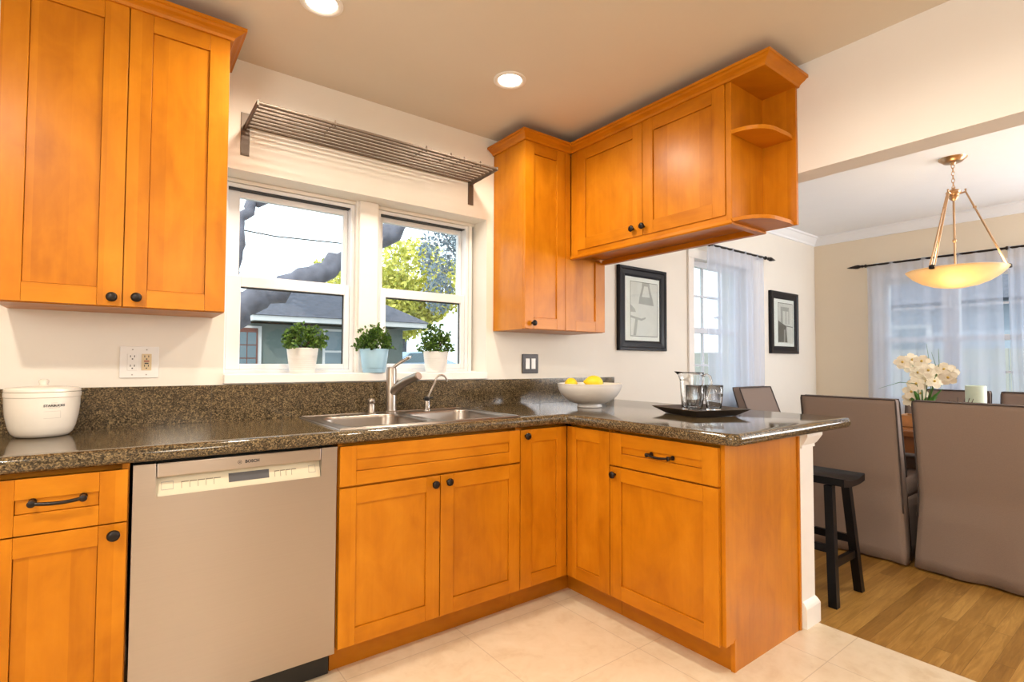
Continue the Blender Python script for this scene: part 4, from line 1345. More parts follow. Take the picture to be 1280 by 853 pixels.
downlight(-1.35, -1.9, 'unseen lit downlight added in the ceiling for fill, left side', 130)  # out of view, added to brighten the upper cabinet fronts
downlight(0.667, -2.0, 'unseen lit downlight added in the ceiling for fill, right side')  # out of view, added as frontal fill

# ------------------------------------------------------------------ dining room: pendant
PX, PY = 3.6675, -1.576
r = thing('pendant_lamp', 'brass pendant with shallow amber glass bowl hanging over the dining table', 'pendant lamp', (PX, PY, 1.68))
mb = MB(); mb.lathe((PX, PY, ZCD), [(0.078, -0.0005), (0.076, -0.006), (0.058, -0.020), (0.050, -0.028), (0.018, -0.032), (0.012, -0.045)], BRASS, 32); mb.build('canopy', r, autosmooth=40)
mb = MB()
zz = ZCD - 0.042
k = 0
while zz > 2.355:
    pts = []
    for i in range(13):
        a = 2 * PI * i / 12
        u, w = 0.0085 * math.cos(a), 0.0155 * math.sin(a)
        pts.append((PX + (u if k % 2 else 0), PY + (0 if k % 2 else u), zz - 0.012 + w))
    mb.tube(pts, 0.0022, BRASS, 6, cap=False)
    zz -= 0.0245
    k += 1
mb.build('chain', r, smooth=True)
mb = MB(); mb.lathe((PX, PY, 2.30), [(0.006, 0.062), (0.010, 0.050), (0.032, 0.042), (0.042, 0.030), (0.038, 0.018), (0.026, 0.006), (0.030, 0.0), (0.020, -0.018), (0.010, -0.028)][::-1], BRASS, 24); mb.build('hub', r, autosmooth=40)
mb = MB(); mb.tube([(PX, PY, 2.28), (PX, PY, 2.02), (PX, PY, 1.79)], 0.0065, BRASS, 10); mb.lathe((PX, PY, 2.0), [(0.006, -0.012), (0.012, -0.006), (0.012, 0.006), (0.006, 0.012)], BRASS, 14); mb.build('stem', r, autosmooth=40)
RIMR = 0.262
for k in range(3):
    ang = math.atan2(-1.286, 0.282) + 0.07 + k * 2 * PI / 3
    dx, dy = math.cos(ang), math.sin(ang)
    mb = MB()
    for s in (-1, 1):
        ox, oy = -dy * s * 0.013, dx * s * 0.013
        p0 = Vector((PX + dx * 0.062 + ox * 0.35, PY + dy * 0.062 + oy * 0.35, 2.322))
        p1 = Vector((PX + dx * (RIMR - 0.008) + ox, PY + dy * (RIMR - 0.008) + oy, 1.815))
        mb.tube([p0, p1], 0.0042, BRASS, 8)
    q = Vector((PX + dx * 0.062, PY + dy * 0.062, 2.322))
    mb.tube([(PX + dx * 0.03, PY + dy * 0.03, 2.315), tuple(q), (q.x, q.y, 2.342)], 0.006, BRASS, 8)
    mm = q.lerp(Vector((PX + dx * RIMR, PY + dy * RIMR, 1.815)), 0.22)
    mb.box(mm.x - 0.009, mm.x + 0.009, mm.y - 0.009, mm.y + 0.009, mm.z - 0.006, mm.z + 0.006, BRASS, 0.002)
    e = Vector((PX + dx * RIMR, PY + dy * RIMR, 1.80))
    mb.lathe((e.x, e.y, e.z), [(0.010, -0.010), (0.017, -0.006), (0.017, 0.012), (0.010, 0.018)], BRONZE, 12)
    mb.build('arm', r, autosmooth=40)
mb = MB()
prof = [(0.004, 1.682), (0.06, 1.685), (0.12, 1.697), (0.18, 1.722), (0.23, 1.757), (0.258, 1.787), (0.268, 1.800), (0.270, 1.803), (0.266, 1.805), (0.254, 1.791), (0.226, 1.762), (0.176, 1.728), (0.12, 1.704), (0.06, 1.692), (0.004, 1.690)]
mb.lathe((PX, PY, 0), prof, ALAB, 56); mb.build('glass_bowl', r, smooth=True)
mb = MB(); mb.lathe((PX, PY, 1.735), [(0.008, -0.022), (0.020, -0.012), (0.024, 0.004), (0.018, 0.022), (0.012, 0.032), (0.012, 0.055)], emis('warm_bulb', (1.0, 0.78, 0.45), 5.0), 16); mb.build('bulb', r, smooth=True)
lo = light('pendant_light', 'POINT', (PX, PY, 1.78), 4.5, (1.0, 0.78, 0.50), shadow_soft_size=0.05)
lo.parent = r; lo.location = (-0.125, -0.03, 0.090)

# ------------------------------------------------------------------ curtains and rods
def curtain(axis, d, u0, u1, z0, z1, waves, amp, seedv):
    rnd = random.Random(seedv)
    mb = MB()
    nu, nz = 150, 16
    ph = [rnd.uniform(0, 6.28) for _ in range(6)]
    rings = []
    for j in range(nz + 1):
        t = j / nz
        z = z1 + (z0 - z1) * t
        row = []
        for i in range(nu + 1):
            s = i / nu
            u = u0 + (u1 - u0) * s
            w = amp * (0.55 + 0.45 * min(1, t * 4)) * (math.sin(2 * PI * waves * s + ph[0] + 0.25 * math.sin(t * 3 + ph[1])) + 0.5 * math.sin(2 * PI * waves * 0.43 * s + ph[2] + t))
            u2 = u + 0.012 * math.sin(4 * t + ph[3] + 9 * s) * t
            row.append((u2, d + w, z) if axis == 'y' else (d + w, u2, z))
        rings.append(row)
    mb.loft(rings, SHEER, False, False, closed=False)
    return mb
def rod_and_curtain(axis, d, u0, u1, panels, labelr, zt_, zb_, seedv, fin, ends=(-1, 1)):
    mb = MB()
    def P(u, z, o=0.0):
        return (u, d + o, z) if axis == 'y' else (d + o, u, z)
    z = zt_
    r = thing('curtain_rod', labelr, 'curtain rod', P((u0 + u1) / 2, z))
    mb.tube([P(u0, z), P(u1, z)], 0.010, BRONZE, 10); mb.build('rod', r, autosmooth=40)
    for u, s in ((u0, -1), (u1, 1)):
        if s not in ends:
            continue
        mb = MB()
        mb.tube([P(u, z), P(u + s * 0.015, z), P(u + s * 0.02, z), P(u + s * 0.05, z), P(u + s * 0.07, z), P(u + s * 0.12, z), P(u + s * 0.15, z)], [0.012, 0.016, 0.011, 0.021, 0.019, 0.010, 0.002], BRONZE, 12)
        mb.build('finial', r, autosmooth=60)
    for u in fin:
        mb = MB()
        wd = (0.006 - d) if axis == 'y' else (XD - 0.003 - d)
        mb.tube([P(u, z, wd), P(u, z)], 0.008, BRONZE, 8)
        mb.lathe(P(u, z), [(0.015, -0.008), (0.018, 0), (0.015, 0.008)], BRONZE, 12, 'x' if axis == 'y' else 'y')
        mb.build('rod_bracket', r, autosmooth=40)
    for (a, c, w, lab) in panels:
        o = curtain(axis, d, a, c, zb_, z + 0.012, w, 0.014, seedv + int(a * 10)).build('sheer_curtain', smooth=True)
        tag(o, lab, 'curtain', 'sheer white curtains')
rod_and_curtain('y', -0.085, 3.14, 4.12, [(3.13, 4.06, 9, 'sheer white curtain on the dining window between the two framed pictures')],
                'dark curtain rod above the dining window between the pictures', 2.172, 0.06, 1, [4.08, 3.15], (1,))
rod_and_curtain('x', 5.245, -2.45, -0.50, [(-1.54, -0.53, 8, 'sheer white curtain panel over the left of the far dining window'), (-2.40, -1.58, 12, 'bunched sheer white curtain panel at the right edge of the photo')],
                'dark curtain rod above the far dining window behind the pendant', 2.166, 0.06, 4, [-0.52, -1.575, -2.43])

# ------------------------------------------------------------------ framed pictures
def picture(x0, x1, z0, z1, mx, px, label, art):
    r = thing('framed_picture', label, 'picture', ((x0 + x1) / 2, 0.0, z0), 'framed black and white photographs')
    mb = MB()
    yf, yb = -0.030, 0.002
    w = mx[0] - x0
    outer = [(x0, z0), (x1, z0), (x1, z1), (x0, z1)]
    def inset(s):
        return [(x0 + s, z0 + s), (x1 - s, z0 + s), (x1 - s, z1 - s), (x0 + s, z1 - s)]
    rings = []
    for s, y in ((0.0, yb), (0.0, yf + 0.006), (0.004, yf), (0.020, yf + 0.001), (0.028, yf + 0.006), (w * 0.8, yf + 0.008), (w, yf + 0.014), (w, yf + 0.020)):
        rings.append([(u, y, v) for u, v in inset(s)])
    mb.loft(rings, FRAMEB, False, False)
    for f in mb.bm.faces:
        f.smooth = False
    mb.build('frame', r)
    mb = MB(); mb.box(x0 + w * 0.7, x1 - w * 0.7, -0.012, -0.008, z0 + w * 0.7, z1 - w * 0.7, MATB); mb.build('mat_board', r)
    mb = MB(); art(mb, px[0], px[1], px[2], px[3], -0.0128); mb.build('print', r)
    mb = MB(); mb.box(x0 + w * 0.8, x1 - w * 0.8, -0.0165, -0.0150, z0 + w * 0.8, z1 - w * 0.8, GLASS); mb.build('picture_glass', r)
def art_tower(mb, x0, x1, z0, z1, y):
    W, H = x1 - x0, z1 - z0
    T = lambda u, v, d=0: (x0 + u * W, y - d, z0 + v * H)
    def pg(pts, m, d):
        mb.poly([T(u, v, d) for u, v in pts], m)
    mb.box(x0, x1, y, y + 0.0007, z0, z1, PRINTL)
    for (a, c, e, f_) in ((0, 1, 0.99, 1), (0, 1, 0, 0.012), (0, 0.012, 0, 1), (0.988, 1, 0, 1)):
        pg([(a, e), (c, e), (c, f_), (a, f_)], PRINTD, 0.0008)
    pg([(0.43, 0.99), (0.69, 0.99), (0.71, 0.93), (0.42, 0.93)], PRINTM, 0.0002)
    pg([(0.43, 0.93), (0.50, 0.93), (0.41, 0.72), (0.33, 0.72)], PRINTM, 0.0003)
    pg([(0.64, 0.93), (0.70, 0.93), (0.80, 0.72), (0.71, 0.72)], PRINTM, 0.0003)
    pg([(0.33, 0.73), (0.80, 0.73), (0.86, 0.58), (0.30, 0.60)], PRINTM, 0.0004)
    pg([(0.0, 0.38), (0.40, 0.33), (0.55, 0.36), (0.55, 0.33), (0.40, 0.29), (0.0, 0.34)], PRINTM, 0.0005)
    pg([(0.18, 0.34), (0.27, 0.33), (0.20, 0.02), (0.10, 0.02)], PRINTM, 0.0006)
    pg([(0.0, 0.58), (0.16, 0.50), (0.20, 0.44), (0.0, 0.44)], PRINTM, 0.0006)
def art_bridge(mb, x0, x1, z0, z1, y):
    W, H = x1 - x0, z1 - z0
    T = lambda u, v, d=0: (x0 + u * W, y - d, z0 + v * H)
    def pg(pts, m, d):
        mb.poly([T(u, v, d) for u, v in pts], m)
    mb.box(x0, x1, y, y + 0.0007, z0, z1, PRINTL)
    for (a, c, e, f_) in ((0, 1, 0.985, 1), (0, 0.015, 0, 1), (0.985, 1, 0, 1)):
        pg([(a, e), (c, e), (c, f_), (a, f_)], PRINTD, 0.0008)
    pg([(0.18, 0.90), (0.75, 0.90), (0.74, 0.80), (0.18, 0.80)], PRINTM, 0.0002)
    for a, c in ((0.18, 0.32), (0.50, 0.56), (0.70, 0.75)):
        pg([(a, 0.82), (c, 0.82), (c, 0.48), (a, 0.48)], PRINTM, 0.0003)
    pg([(0.0, 0.56), (0.22, 0.50), (0.50, 0.44), (1.0, 0.42), (1.0, 0.40), (0.55, 0.38), (0.62, 0.02), (0.0, 0.02)], PRINTD, 0.0004)
    pg([(0.55, 0.42), (1.0, 0.40), (1.0, 0.02), (0.72, 0.02)], PRINTL, 0.0005)
    pg([(0.40, 0.34), (0.47, 0.34), (0.46, 0.02), (0.38, 0.02)], PRINTM, 0.0005)
picture(2.092, 2.644, 1.264, 1.890, (2.166, 2.612, 1.306, 1.853), (2.226, 2.546, 1.370, 1.784),
        'black framed pale print of an iron lattice tower, nearer the kitchen', art_tower)
picture(4.300, 4.868, 1.271, 1.894, (4.374, 4.832, 1.313, 1.855), (4.458, 4.770, 1.378, 1.785),
        'black framed dark print of an arched bridge, right of the sheer curtain', art_bridge)

# ------------------------------------------------------------------ dining table, chairs, stool
r = thing('dining_table', 'warm brown wooden dining table between the slipcovered chairs', 'table', (3.63, -1.50, 0))
mb = MB(); mb.box(3.16, 4.10, -2.42, -0.62, 0.715, 0.752, TABLEW, 0.006); mb.build('tabletop', r)
mb = MB(); mb.box(3.20, 3.225, -2.36, -0.68, 0.61, 0.7145, TABLEW, 0.002); mb.box(4.035, 4.06, -2.36, -0.68, 0.61, 0.7145, TABLEW, 0.002)
mb.box(3.225, 4.035, -2.36, -2.335, 0.61, 0.7145, TABLEW, 0.002); mb.box(3.225, 4.035, -0.705, -0.68, 0.61, 0.7145, TABLEW, 0.002); mb.build('apron', r)
for lx in (3.245, 4.015):
    for ly in (-2.31, -0.73):
        mb = MB()
        mb.loft([[(lx + sx * h, ly + sy * h, z) for sx, sy in ((-1, -1), (1, -1), (1, 1), (-1, 1))] for h, z in ((0.026, 0.0), (0.034, 0.30), (0.038, 0.7145))], TABLEW); mb.build('leg', r)

def chair_parts(root, seedv, tilt=0.0, lean=0.085):
    """local frame: +x is the front of the chair, origin under the outer back"""
    rnd = random.Random(seedv)
    W = 0.259
    ph = [rnd.uniform(0, 6) for _ in range(5)]
    rings = []
    NB = 14
    def back_ring(z):
        t = z / 0.962
        if z > 0.42:
            s = (z - 0.42) / 0.54
            w = W * (1.0 + 0.004 * s)
            x0 = 0.012 - lean * s
            th = 0.10 - 0.035 * s
            wav = 0.0
        else:
            s = (0.42 - z) / 0.42
            w = W * (1.0 + 0.09 * s)
            x0 = 0.012 - 0.022 * s
            th = 0.10 + 0.01 * s
            wav = 0.020 * s
        pts = []
        n = 18
        for i in range(n + 1):
            u = -1 + 2 * i / n
            pts.append((x0 - wav * (math.sin(u * 5.2 + ph[0]) * 0.5 + math.sin(u * 9.1 + ph[1] + z * 9) * 0.4) + 0.006 * abs(u) ** 6, w * u, z))
        for i in range(5):
            u = (i + 1) / 6
            pts.append((x0 + th * u, w + wav * 0.3 * math.sin(u * 5 + ph[2]), z))
        for i in range(n + 1):
            u = 1 - 2 * i / n
            pts.append((x0 + th, w * u, z))
        for i in range(5):
            u = (i + 1) / 6
            pts.append((x0 + th * (1 - u), -w + wav * 0.3 * math.sin(u * 5 + ph[3]), z))
        return pts
    zs = [0.012, 0.08, 0.16, 0.24, 0.32, 0.38, 0.42, 0.46, 0.52, 0.60, 0.70, 0.80, 0.88, 0.93, 0.955]
    rings = [back_ring(z) for z in zs]
    top = back_ring(0.962)
    cx = sum(p[0] for p in top) / len(top)
    rings.append([(cx + (p[0] - cx) * 0.86, p[1] * 0.985, 0.962) for p in top])
    rings.append([(cx + (p[0] - cx) * 0.4, p[1] * 0.97, 0.966) for p in top])
    mb = MB(); mb.loft(rings, CLOTH); mb.build('backrest', root, smooth=True)
    # piping down both outer back edges and across the top
    mb = MB()
    pts = []
    for z in (0.30, 0.38, 0.44, 0.52, 0.62, 0.72, 0.82, 0.90, 0.945):
        q = back_ring(z); pts.append((q[0][0] - 0.002, q[0][1] - 0.002, z))
    q = back_ring(0.957)
    for i in range(0, 19, 2):
        pts.append((q[i][0] - 0.001, q[i][1], 0.963))
    for z in (0.945, 0.90, 0.82, 0.72, 0.62, 0.52, 0.44, 0.38, 0.30):
        q = back_ring(z); pts.append((q[18][0] - 0.002, q[18][1] + 0.002, z))
    mb.tube(pts, 0.0042, PIPING, 6)
    pts = []
    for z in (0.50, 0.60, 0.72, 0.82, 0.90, 0.945):
        q = back_ring(z); pts.append((q[24][0] + 0.002, q[24][1] + 0.002, z))
    q = back_ring(0.957)
    for i in range(24, 43, 2):
        pts.append((q[i][0] + 0.001, q[i][1], 0.963))
    for z in (0.945, 0.90, 0.82, 0.72, 0.60, 0.50):
        q = back_ring(z); pts.append((q[42][0] + 0.002, q[42][1] - 0.002, z))
    mb.tube(pts, 0.0042, PIPING, 6)
    mb.build('piping', root, smooth=True, label='dark piping')
    mb = MB()
    x0, x1 = 0.108, 0.56
    rings = []
    for z, g in ((0.375, -0.004), (0.40, 0.0), (0.455, 0.0), (0.475, -0.012), (0.485, -0.05)):
        rings.append(rrect(x0 - 0.004 if g > -0.02 else x0 + 0.01, x1 + g, -W - g * 1.0, W + g, 0.03, z, 5))
    mb.loft(rings, CLOTH); mb.build('seat', root, smooth=True)
    mb = MB()
    rings = []
    for j, z in enumerate((0.010, 0.10, 0.20, 0.30, 0.374)):
        s = 1 - j / 4
        base = rrect(x0 - 0.004, x1 - 0.004 + 0.012 * s, -W - 0.010 * s, W + 0.010 * s, 0.03, z, 5)
        rings.append([(p[0] + 0.006 * s * math.sin(p[1] * 26 + ph[4]), p[1] + 0.006 * s * math.sin(p[0] * 24 + ph[1]) * (1 if p[1] > 0 else -1), p[2]) for p in base])
    mb.loft(rings, CLOTH); mb.build('skirt', root, smooth=True)

def chair(x, y, rz, label, seedv, lean=0.085):
    r = thing('dining_chair', label, 'chair', (0, 0, 0), 'taupe slipcovered dining chairs')
    chair_parts(r, seedv, lean=lean)
    r.location = (x, y, 0)
    r.rotation_euler = (0, 0, rz)
    return r
chair(2.868, -1.222, 0, 'taupe slipcovered chair seen from behind, half hidden by the peninsula', 1)
chair(2.868, -1.824, 0, 'taupe slipcovered chair seen from behind, at the right edge of the photo', 2)
chair(3.66, -0.29, -PI / 2, 'slipcovered chair at the head of the table by the sheer curtain', 3, 0.17)
chair(4.50, -1.315, PI, 'slipcovered chair across the table behind the orchid', 4)
chair(4.50, -1.905, PI, 'slipcovered chair across the table at the right edge of the photo', 5)

r = thing('bar_stool', 'black saddle-seat wooden stool tucked beside the white half wall', 'stool', (2.13, -1.29, 0))
SXc, SYc, SZt = 2.135, -1.285, 0.615
mb = MB()
prof = []
n = 12
rings = []
for j in range(n + 1):
    s = -1 + 2 * j / n
    x = SXc + 0.128 * s
    dz = 0.020 * s * s
    y0_, y1_ = SYc - 0.222, SYc + 0.222
    rings.append([(x, y0_, SZt - 0.050 + dz * 0.6), (x, y1_, SZt - 0.050 + dz * 0.6), (x, y1_, SZt - 0.022 + dz), (x, y0_, SZt - 0.022 + dz)])
mb.loft(rings, ESPR)
bmesh.ops.bevel(mb.bm, geom=[e for e in mb.bm.edges if len(e.link_faces) == 2 and e.link_faces[0].normal.angle(e.link_faces[1].normal, 0) > 0.9], offset=0.006, segments=2, affect='EDGES')
mb.build('seat', r, autosmooth=40)
legs = {}
for sx in (-1, 1):
    for sy in (-1, 1):
        top = Vector((SXc + sx * 0.098, SYc + sy * 0.145, SZt - 0.045))
        bot = Vector((SXc + sx * 0.152, SYc + sy * 0.180, 0.0))
        legs[sx, sy] = (top, bot)
        mb = MB()
        h = 0.019
        mb.loft([[(p.x + a * h, p.y + c * h, p.z) for a, c in ((-1, -1), (1, -1), (1, 1), (-1, 1))] for p in (bot, top)], ESPR)
        for f in mb.bm.faces:
            f.smooth = False
        mb.build('leg', r)
def stretch(a, c, z, hw=0.010, hh=0.019):
    def at(k):
        t, b_ = legs[k]
        return b_ + (t - b_) * (z / t.z)
    p, q = at(a), at(c)
    mb = MB()
    d_ = (q - p).normalized()
    sd = Vector((-d_.y, d_.x, 0)) * hw
    mb.loft([[tuple(v_ + sd * a_ + Vector((0, 0, hh * c_))) for a_, c_ in ((-1, -1), (1, -1), (1, 1), (-1, 1))] for v_ in (p + d_ * 0.018, q - d_ * 0.018)], ESPR)
    for f in mb.bm.faces:
        f.smooth = False
    mb.build('stretcher', r)
stretch((-1, -1), (1, -1), 0.195); stretch((-1, 1), (1, 1), 0.195)
stretch((-1, -1), (-1, 1), 0.265); stretch((1, -1), (1, 1), 0.265)

# ------------------------------------------------------------------ table centrepiece
TT = 0.752
r = thing('planter_box', 'low wooden trough of greenery on the dining table', 'planter', (3.52, -1.56, TT))
mb = MB()
px0, px1, py0, py1 = 3.42, 3.62, -1.85, -1.30
mb.box(px0, px0 + 0.014, py0, py1, TT + 0.001, TT + 0.075, PLANTW, 0.002); mb.box(px1 - 0.014, px1, py0, py1, TT + 0.001, TT + 0.075, PLANTW, 0.002)
mb.box(px0 + 0.014, px1 - 0.014, py0, py0 + 0.014, TT + 0.001, TT + 0.075, PLANTW, 0.002); mb.box(px0 + 0.014, px1 - 0.014, py1 - 0.014, py1, TT + 0.001, TT + 0.075, PLANTW, 0.002)
mb.box(px0 + 0.014, px1 - 0.014, py0 + 0.014, py1 - 0.014, TT + 0.001, TT + 0.012, PLANTW)
mb.build('box', r)
mb = MB(); mb.box(px0 + 0.015, px1 - 0.015, py0 + 0.015, py1 - 0.015, TT + 0.0125, TT + 0.06, SOIL); mb.build('soil', r)
r = thing('orchid', 'cream orchid with long green stems growing in the table trough', 'flower', (3.53, -1.42, TT + 0.06))
def img(px_, py_, x):
    """a point on the plane x=const seen at a photo pixel: used to lay out the blossoms in space"""
    d = [Fv[i] + Rv[i] * (px_ - 640) / 650.162 - Uv[i] * (py_ - 432.168) / 650.162 for i in range(3)]
    t = (x + 0.78902) / d[0]
    return Vector((x, -2.5592 + d[1] * t, 1.17246 + d[2] * t))
base = Vector((3.53, -1.42, TT + 0.055))
fl = [(1128, 453, 3.50), (1140, 450, 3.56), (1152, 452, 3.48), (1147, 466, 3.52), (1160, 463, 3.46), (1172, 467, 3.54), (1180, 462, 3.50), (1188, 466, 3.58), (1168, 477, 3.5), (1155, 477, 3.55), (1145, 480, 3.46), (1139, 490, 3.49), (1138, 500, 3.53), (1150, 492, 3.55), (1134, 457, 3.6), (1185, 472, 3.46)]
mb = MB()
mb.tube([base, img(1152, 480, 3.52), img(1145, 462, 3.54), img(1136, 452, 3.55), img(1124, 452, 3.52)], [0.005, 0.004, 0.0035, 0.003, 0.002], STEMG, 6)
mb.tube([base, img(1168, 480, 3.52), img(1172, 466, 3.53), img(1186, 463, 3.54)], [0.005, 0.004, 0.003, 0.002], STEMG, 6)
for pth in ([base, img(1162, 455, 3.50), img(1158, 430, 3.48)], [base, img(1170, 458, 3.56), img(1164, 440, 3.58)], [base, img(1174, 455, 3.5), img(1173, 436, 3.48)], [base, img(1146, 480, 3.45), img(1125, 478, 3.42), img(1098, 486, 3.40)]):
    mb.tube(pth, [0.003] + [0.002] * (len(pth) - 2) + [0.0008], STEMG, 5)
mb.build('stem', r, smooth=True)
for i, (a, c, x_) in enumerate(fl):
    mb = MB()
    p = img(a, c, x_)
    rnd = random.Random(i)
    nrm = Vector((-0.75, -0.35 + rnd.uniform(-0.3, 0.3), rnd.uniform(-0.1, 0.5))).normalized()
    e1 = nrm.cross(Vector((0, 0, 1))).normalized(); e2 = nrm.cross(e1)
    for k_ in range(5):
        an = 2 * PI * k_ / 5 + i
        dd = e1 * math.cos(an) + e2 * math.sin(an); ss = nrm.cross(dd)
        L, Wd = 0.054, 0.025
        mb.poly([p, p + dd * L * 0.4 + ss * Wd + nrm * 0.004, p + dd * L * 0.8 + ss * Wd * 0.8 + nrm * 0.002, p + dd * L - nrm * 0.004, p + dd * L * 0.8 - ss * Wd * 0.8 + nrm * 0.002, p + dd * L * 0.4 - ss * Wd + nrm * 0.004], PETAL)
    mb.lathe(tuple(p + nrm * 0.004), [(0.002, -0.008), (0.008, -0.003), (0.008, 0.003), (0.002, 0.009)], PETALC, 8)
    mb.build('blossom', r)
mb = MB()
for i in range(9):
    a = i * 0.7
    d = Vector((math.cos(a) * 0.05, math.sin(a) * 0.07, 0.17 + 0.03 * math.sin(i * 2.1)))
    sdv = Vector((-math.sin(a), math.cos(a), 0)) * 0.014
    mb.poly([base, base + d * 0.4 + sdv, base + d * 0.8 + sdv * 0.8, base + d * 1.05 + Vector((d.x, d.y, 0)) * 0.5, base + d * 0.8 - sdv * 0.8, base + d * 0.4 - sdv], LEAFG)
mb.build('leaf_tuft', r)
mb = MB()
cyl = (3.72, -1.655, TT + 0.001)
mb.lathe(cyl, [(0.050, 0.0), (0.054, 0.003), (0.054, 0.275), (0.050, 0.278), (0.047, 0.275), (0.047, 0.012), (0.002, 0.010)], FROST, 32)
o = mb.build('candle_vase', autosmooth=40); tag(o, 'frosted pale green glass cylinder on the dining table', 'vase')
mb = MB()
for i, (a, c) in enumerate(((1186, 500), (1192, 501), (1197, 497), (1206, 499), (1212, 498), (1217, 499))):
    q = img(a, c, 3.50); b0 = Vector((3.50, q.y * 0.3 + (-1.62) * 0.7, TT + 0.055))
    mb.tube([b0, (b0 + q) / 2 + Vector((0, 0.004, 0)), q], [0.003, 0.0025, 0.002], TWIG, 5)
o = mb.build('dried_twigs', smooth=True); tag(o, 'short brown dried twigs poking up in front of the glass cylinder', 'twigs')

# ------------------------------------------------------------------ outside the kitchen windows
b = MB(); b.box(-40, 60, 0.3, 70, -0.45, -0.35, LAWN); struct(b.build('ground'))
GZ = -0.35
r = thing('neighbor_house', 'grey green bungalow with hipped shingle roof and white fascia outside the window', 'house', (4.4, 15.0, GZ))
hx0, hx1, hy0, hy1 = 2.35, 6.05, 13.1, 16.0
mb = MB(); mb.box(0.9, 6.55, hy0, hy1, GZ, 2.22, HOUSEW); mb.build('wall', r)
mb = MB()
ex0, ex1, ey0, ey1 = 1.97, 7.10, 12.4, 16.4
ez = 2.27
mb.box(ex0, ex1, ey0, ey0 + 0.06, ez - 0.015, ez + 0.13, FASCIA); mb.box(ex1 - 0.06, ex1, ey0 + 0.06, ey1, ez - 0.015, ez + 0.13, FASCIA); mb.box(ex0, ex0 + 0.06, ey0 + 0.06, ey1, ez - 0.015, ez + 0.13, FASCIA)
mb.box(ex0 + 0.06, ex1 - 0.06, ey0 + 0.06, ey1, ez, ez + 0.04, HOUSEW); mb.build('fascia', r)
mb = MB()
rz0, rz1 = ez + 0.14, ez + 1.35
P4 = [(ex0 - 0.04, ey0 - 0.04, rz0), (ex1 + 0.04, ey0 - 0.04, rz0), (ex1 + 0.04, ey1, rz0), (ex0 - 0.04, ey1, rz0)]
r1, r2 = (3.9, 14.4, rz1), (5.1, 14.4, rz1)
mb.poly([P4[0], P4[1], r2, r1], SHINGLE); mb.poly([P4[1], P4[2], r2], SHINGLE); mb.poly([P4[2], P4[3], r1, r2], SHINGLE); mb.poly([P4[3], P4[0], r1], SHINGLE); mb.poly(P4[::-1], SHINGLE)
mb.build('roof', r)
mb = MB(); mb.box(1.62, 2.32, hy0 - 0.05, hy0 - 0.002, 0.1, 2.14, FASCIA); mb.box(1.68, 2.22, hy0 - 0.08, hy0 - 0.05, 0.12, 2.08, REDDOOR)
dr = mb.build('door', r)
mb = MB()
for i in range(2):
    for j in range(4):
        mb.box(1.73 + i * 0.235, 1.73 + i * 0.235 + 0.21, hy0 - 0.085, hy0 - 0.08, 0.55 + j * 0.36, 0.55 + j * 0.36 + 0.33, PANEOUT)
mb.build('pane', dr)
mb = MB(); mb.box(3.98, 4.78, hy0 - 0.05, hy0 - 0.002, 0.75, 2.14, FASCIA)
wn2 = mb.build('window', r)
mb = MB(); mb.box(4.05, 4.71, hy0 - 0.055, hy0 - 0.05, 0.82, 1.44, PANEOUT); mb.box(4.05, 4.71, hy0 - 0.055, hy0 - 0.05, 1.50, 2.07, PANEOUT); mb.build('pane', wn2)

def crown(mb, c, R, n, m, leaf, seedv, flat=0.85):
    rnd = random.Random(seedv)
    lobes = [(Vector((rnd.gauss(0, 0.34), rnd.gauss(0, 0.45), rnd.gauss(0, 0.38))), rnd.uniform(0.35, 0.6)) for _ in range(9)]
    for i in range(n):
        lc, lr = rnd.choice(lobes)
        d = Vector((rnd.gauss(0, 1), rnd.gauss(0, 1), rnd.gauss(0, 1))).normalized() * lr * rnd.uniform(0.5, 1.0)
        p = Vector(c) + Vector(((lc.x + d.x) * R, (lc.y + d.y) * R, (lc.z + d.z) * R * flat))
        a = Vector((rnd.gauss(0, 1), rnd.gauss(0, 1), rnd.gauss(0, 1))).normalized()
        s = a.cross(Vector((rnd.gauss(0, 1), rnd.gauss(0, 1), rnd.gauss(0, 1)))).normalized()
        L = leaf * rnd.uniform(0.7, 1.3)
        mb.poly([p - a * L * 0.5, p + s * L * 0.28, p + a * L * 0.5, p - s * L * 0.28], m)
def tree(name, c, R, trunk, n, m, leaf, seedv, label, flat=0.85):
    r = thing(name, label, 'tree', (c[0], c[1], GZ), 'trees beyond the windows')
    mb = MB(); crown(mb, c, R, n, m, leaf, seedv, flat); mb.build('crown', r)
    mb = MB(); rnd = random.Random(seedv)
    mb.tube([(c[0], c[1], GZ), (c[0] + 0.1, c[1], GZ + (c[2] - GZ) * 0.6), (c[0], c[1], c[2])], [trunk, trunk * 0.8, trunk * 0.5], BARK, 8)
    for i in range(6):
        a = i * 1.05
        mb.tube([(c[0], c[1], c[2] - R * 0.4), (c[0] + R * 0.35 * math.cos(a), c[1] + R * 0.35 * math.sin(a), c[2]), (c[0] + R * 0.7 * math.cos(a), c[1] + R * 0.7 * math.sin(a), c[2] + R * 0.4)], [trunk * 0.4, trunk * 0.25, 0.02], BARK, 6)
    mb.build('trunk', r, smooth=True)
tree('leafy_tree', (10.5, 21.5, 4.7), 2.9, 0.16, 15000, YLEAF, 0.26, 2, 'bright yellow green tree seen through the right kitchen window')
tree('leafy_tree', (6.95, 9.6, 4.1), 1.25, 0.10, 5200, BLEAF, 0.12, 5, 'pale bluish green tree at the right edge of the right kitchen window', 1.3)
r = thing('old_oak_tree', 'thick grey tree limb leaning across outside both kitchen windows', 'tree', (-0.55, 3.5, GZ), 'trees beyond the windows')
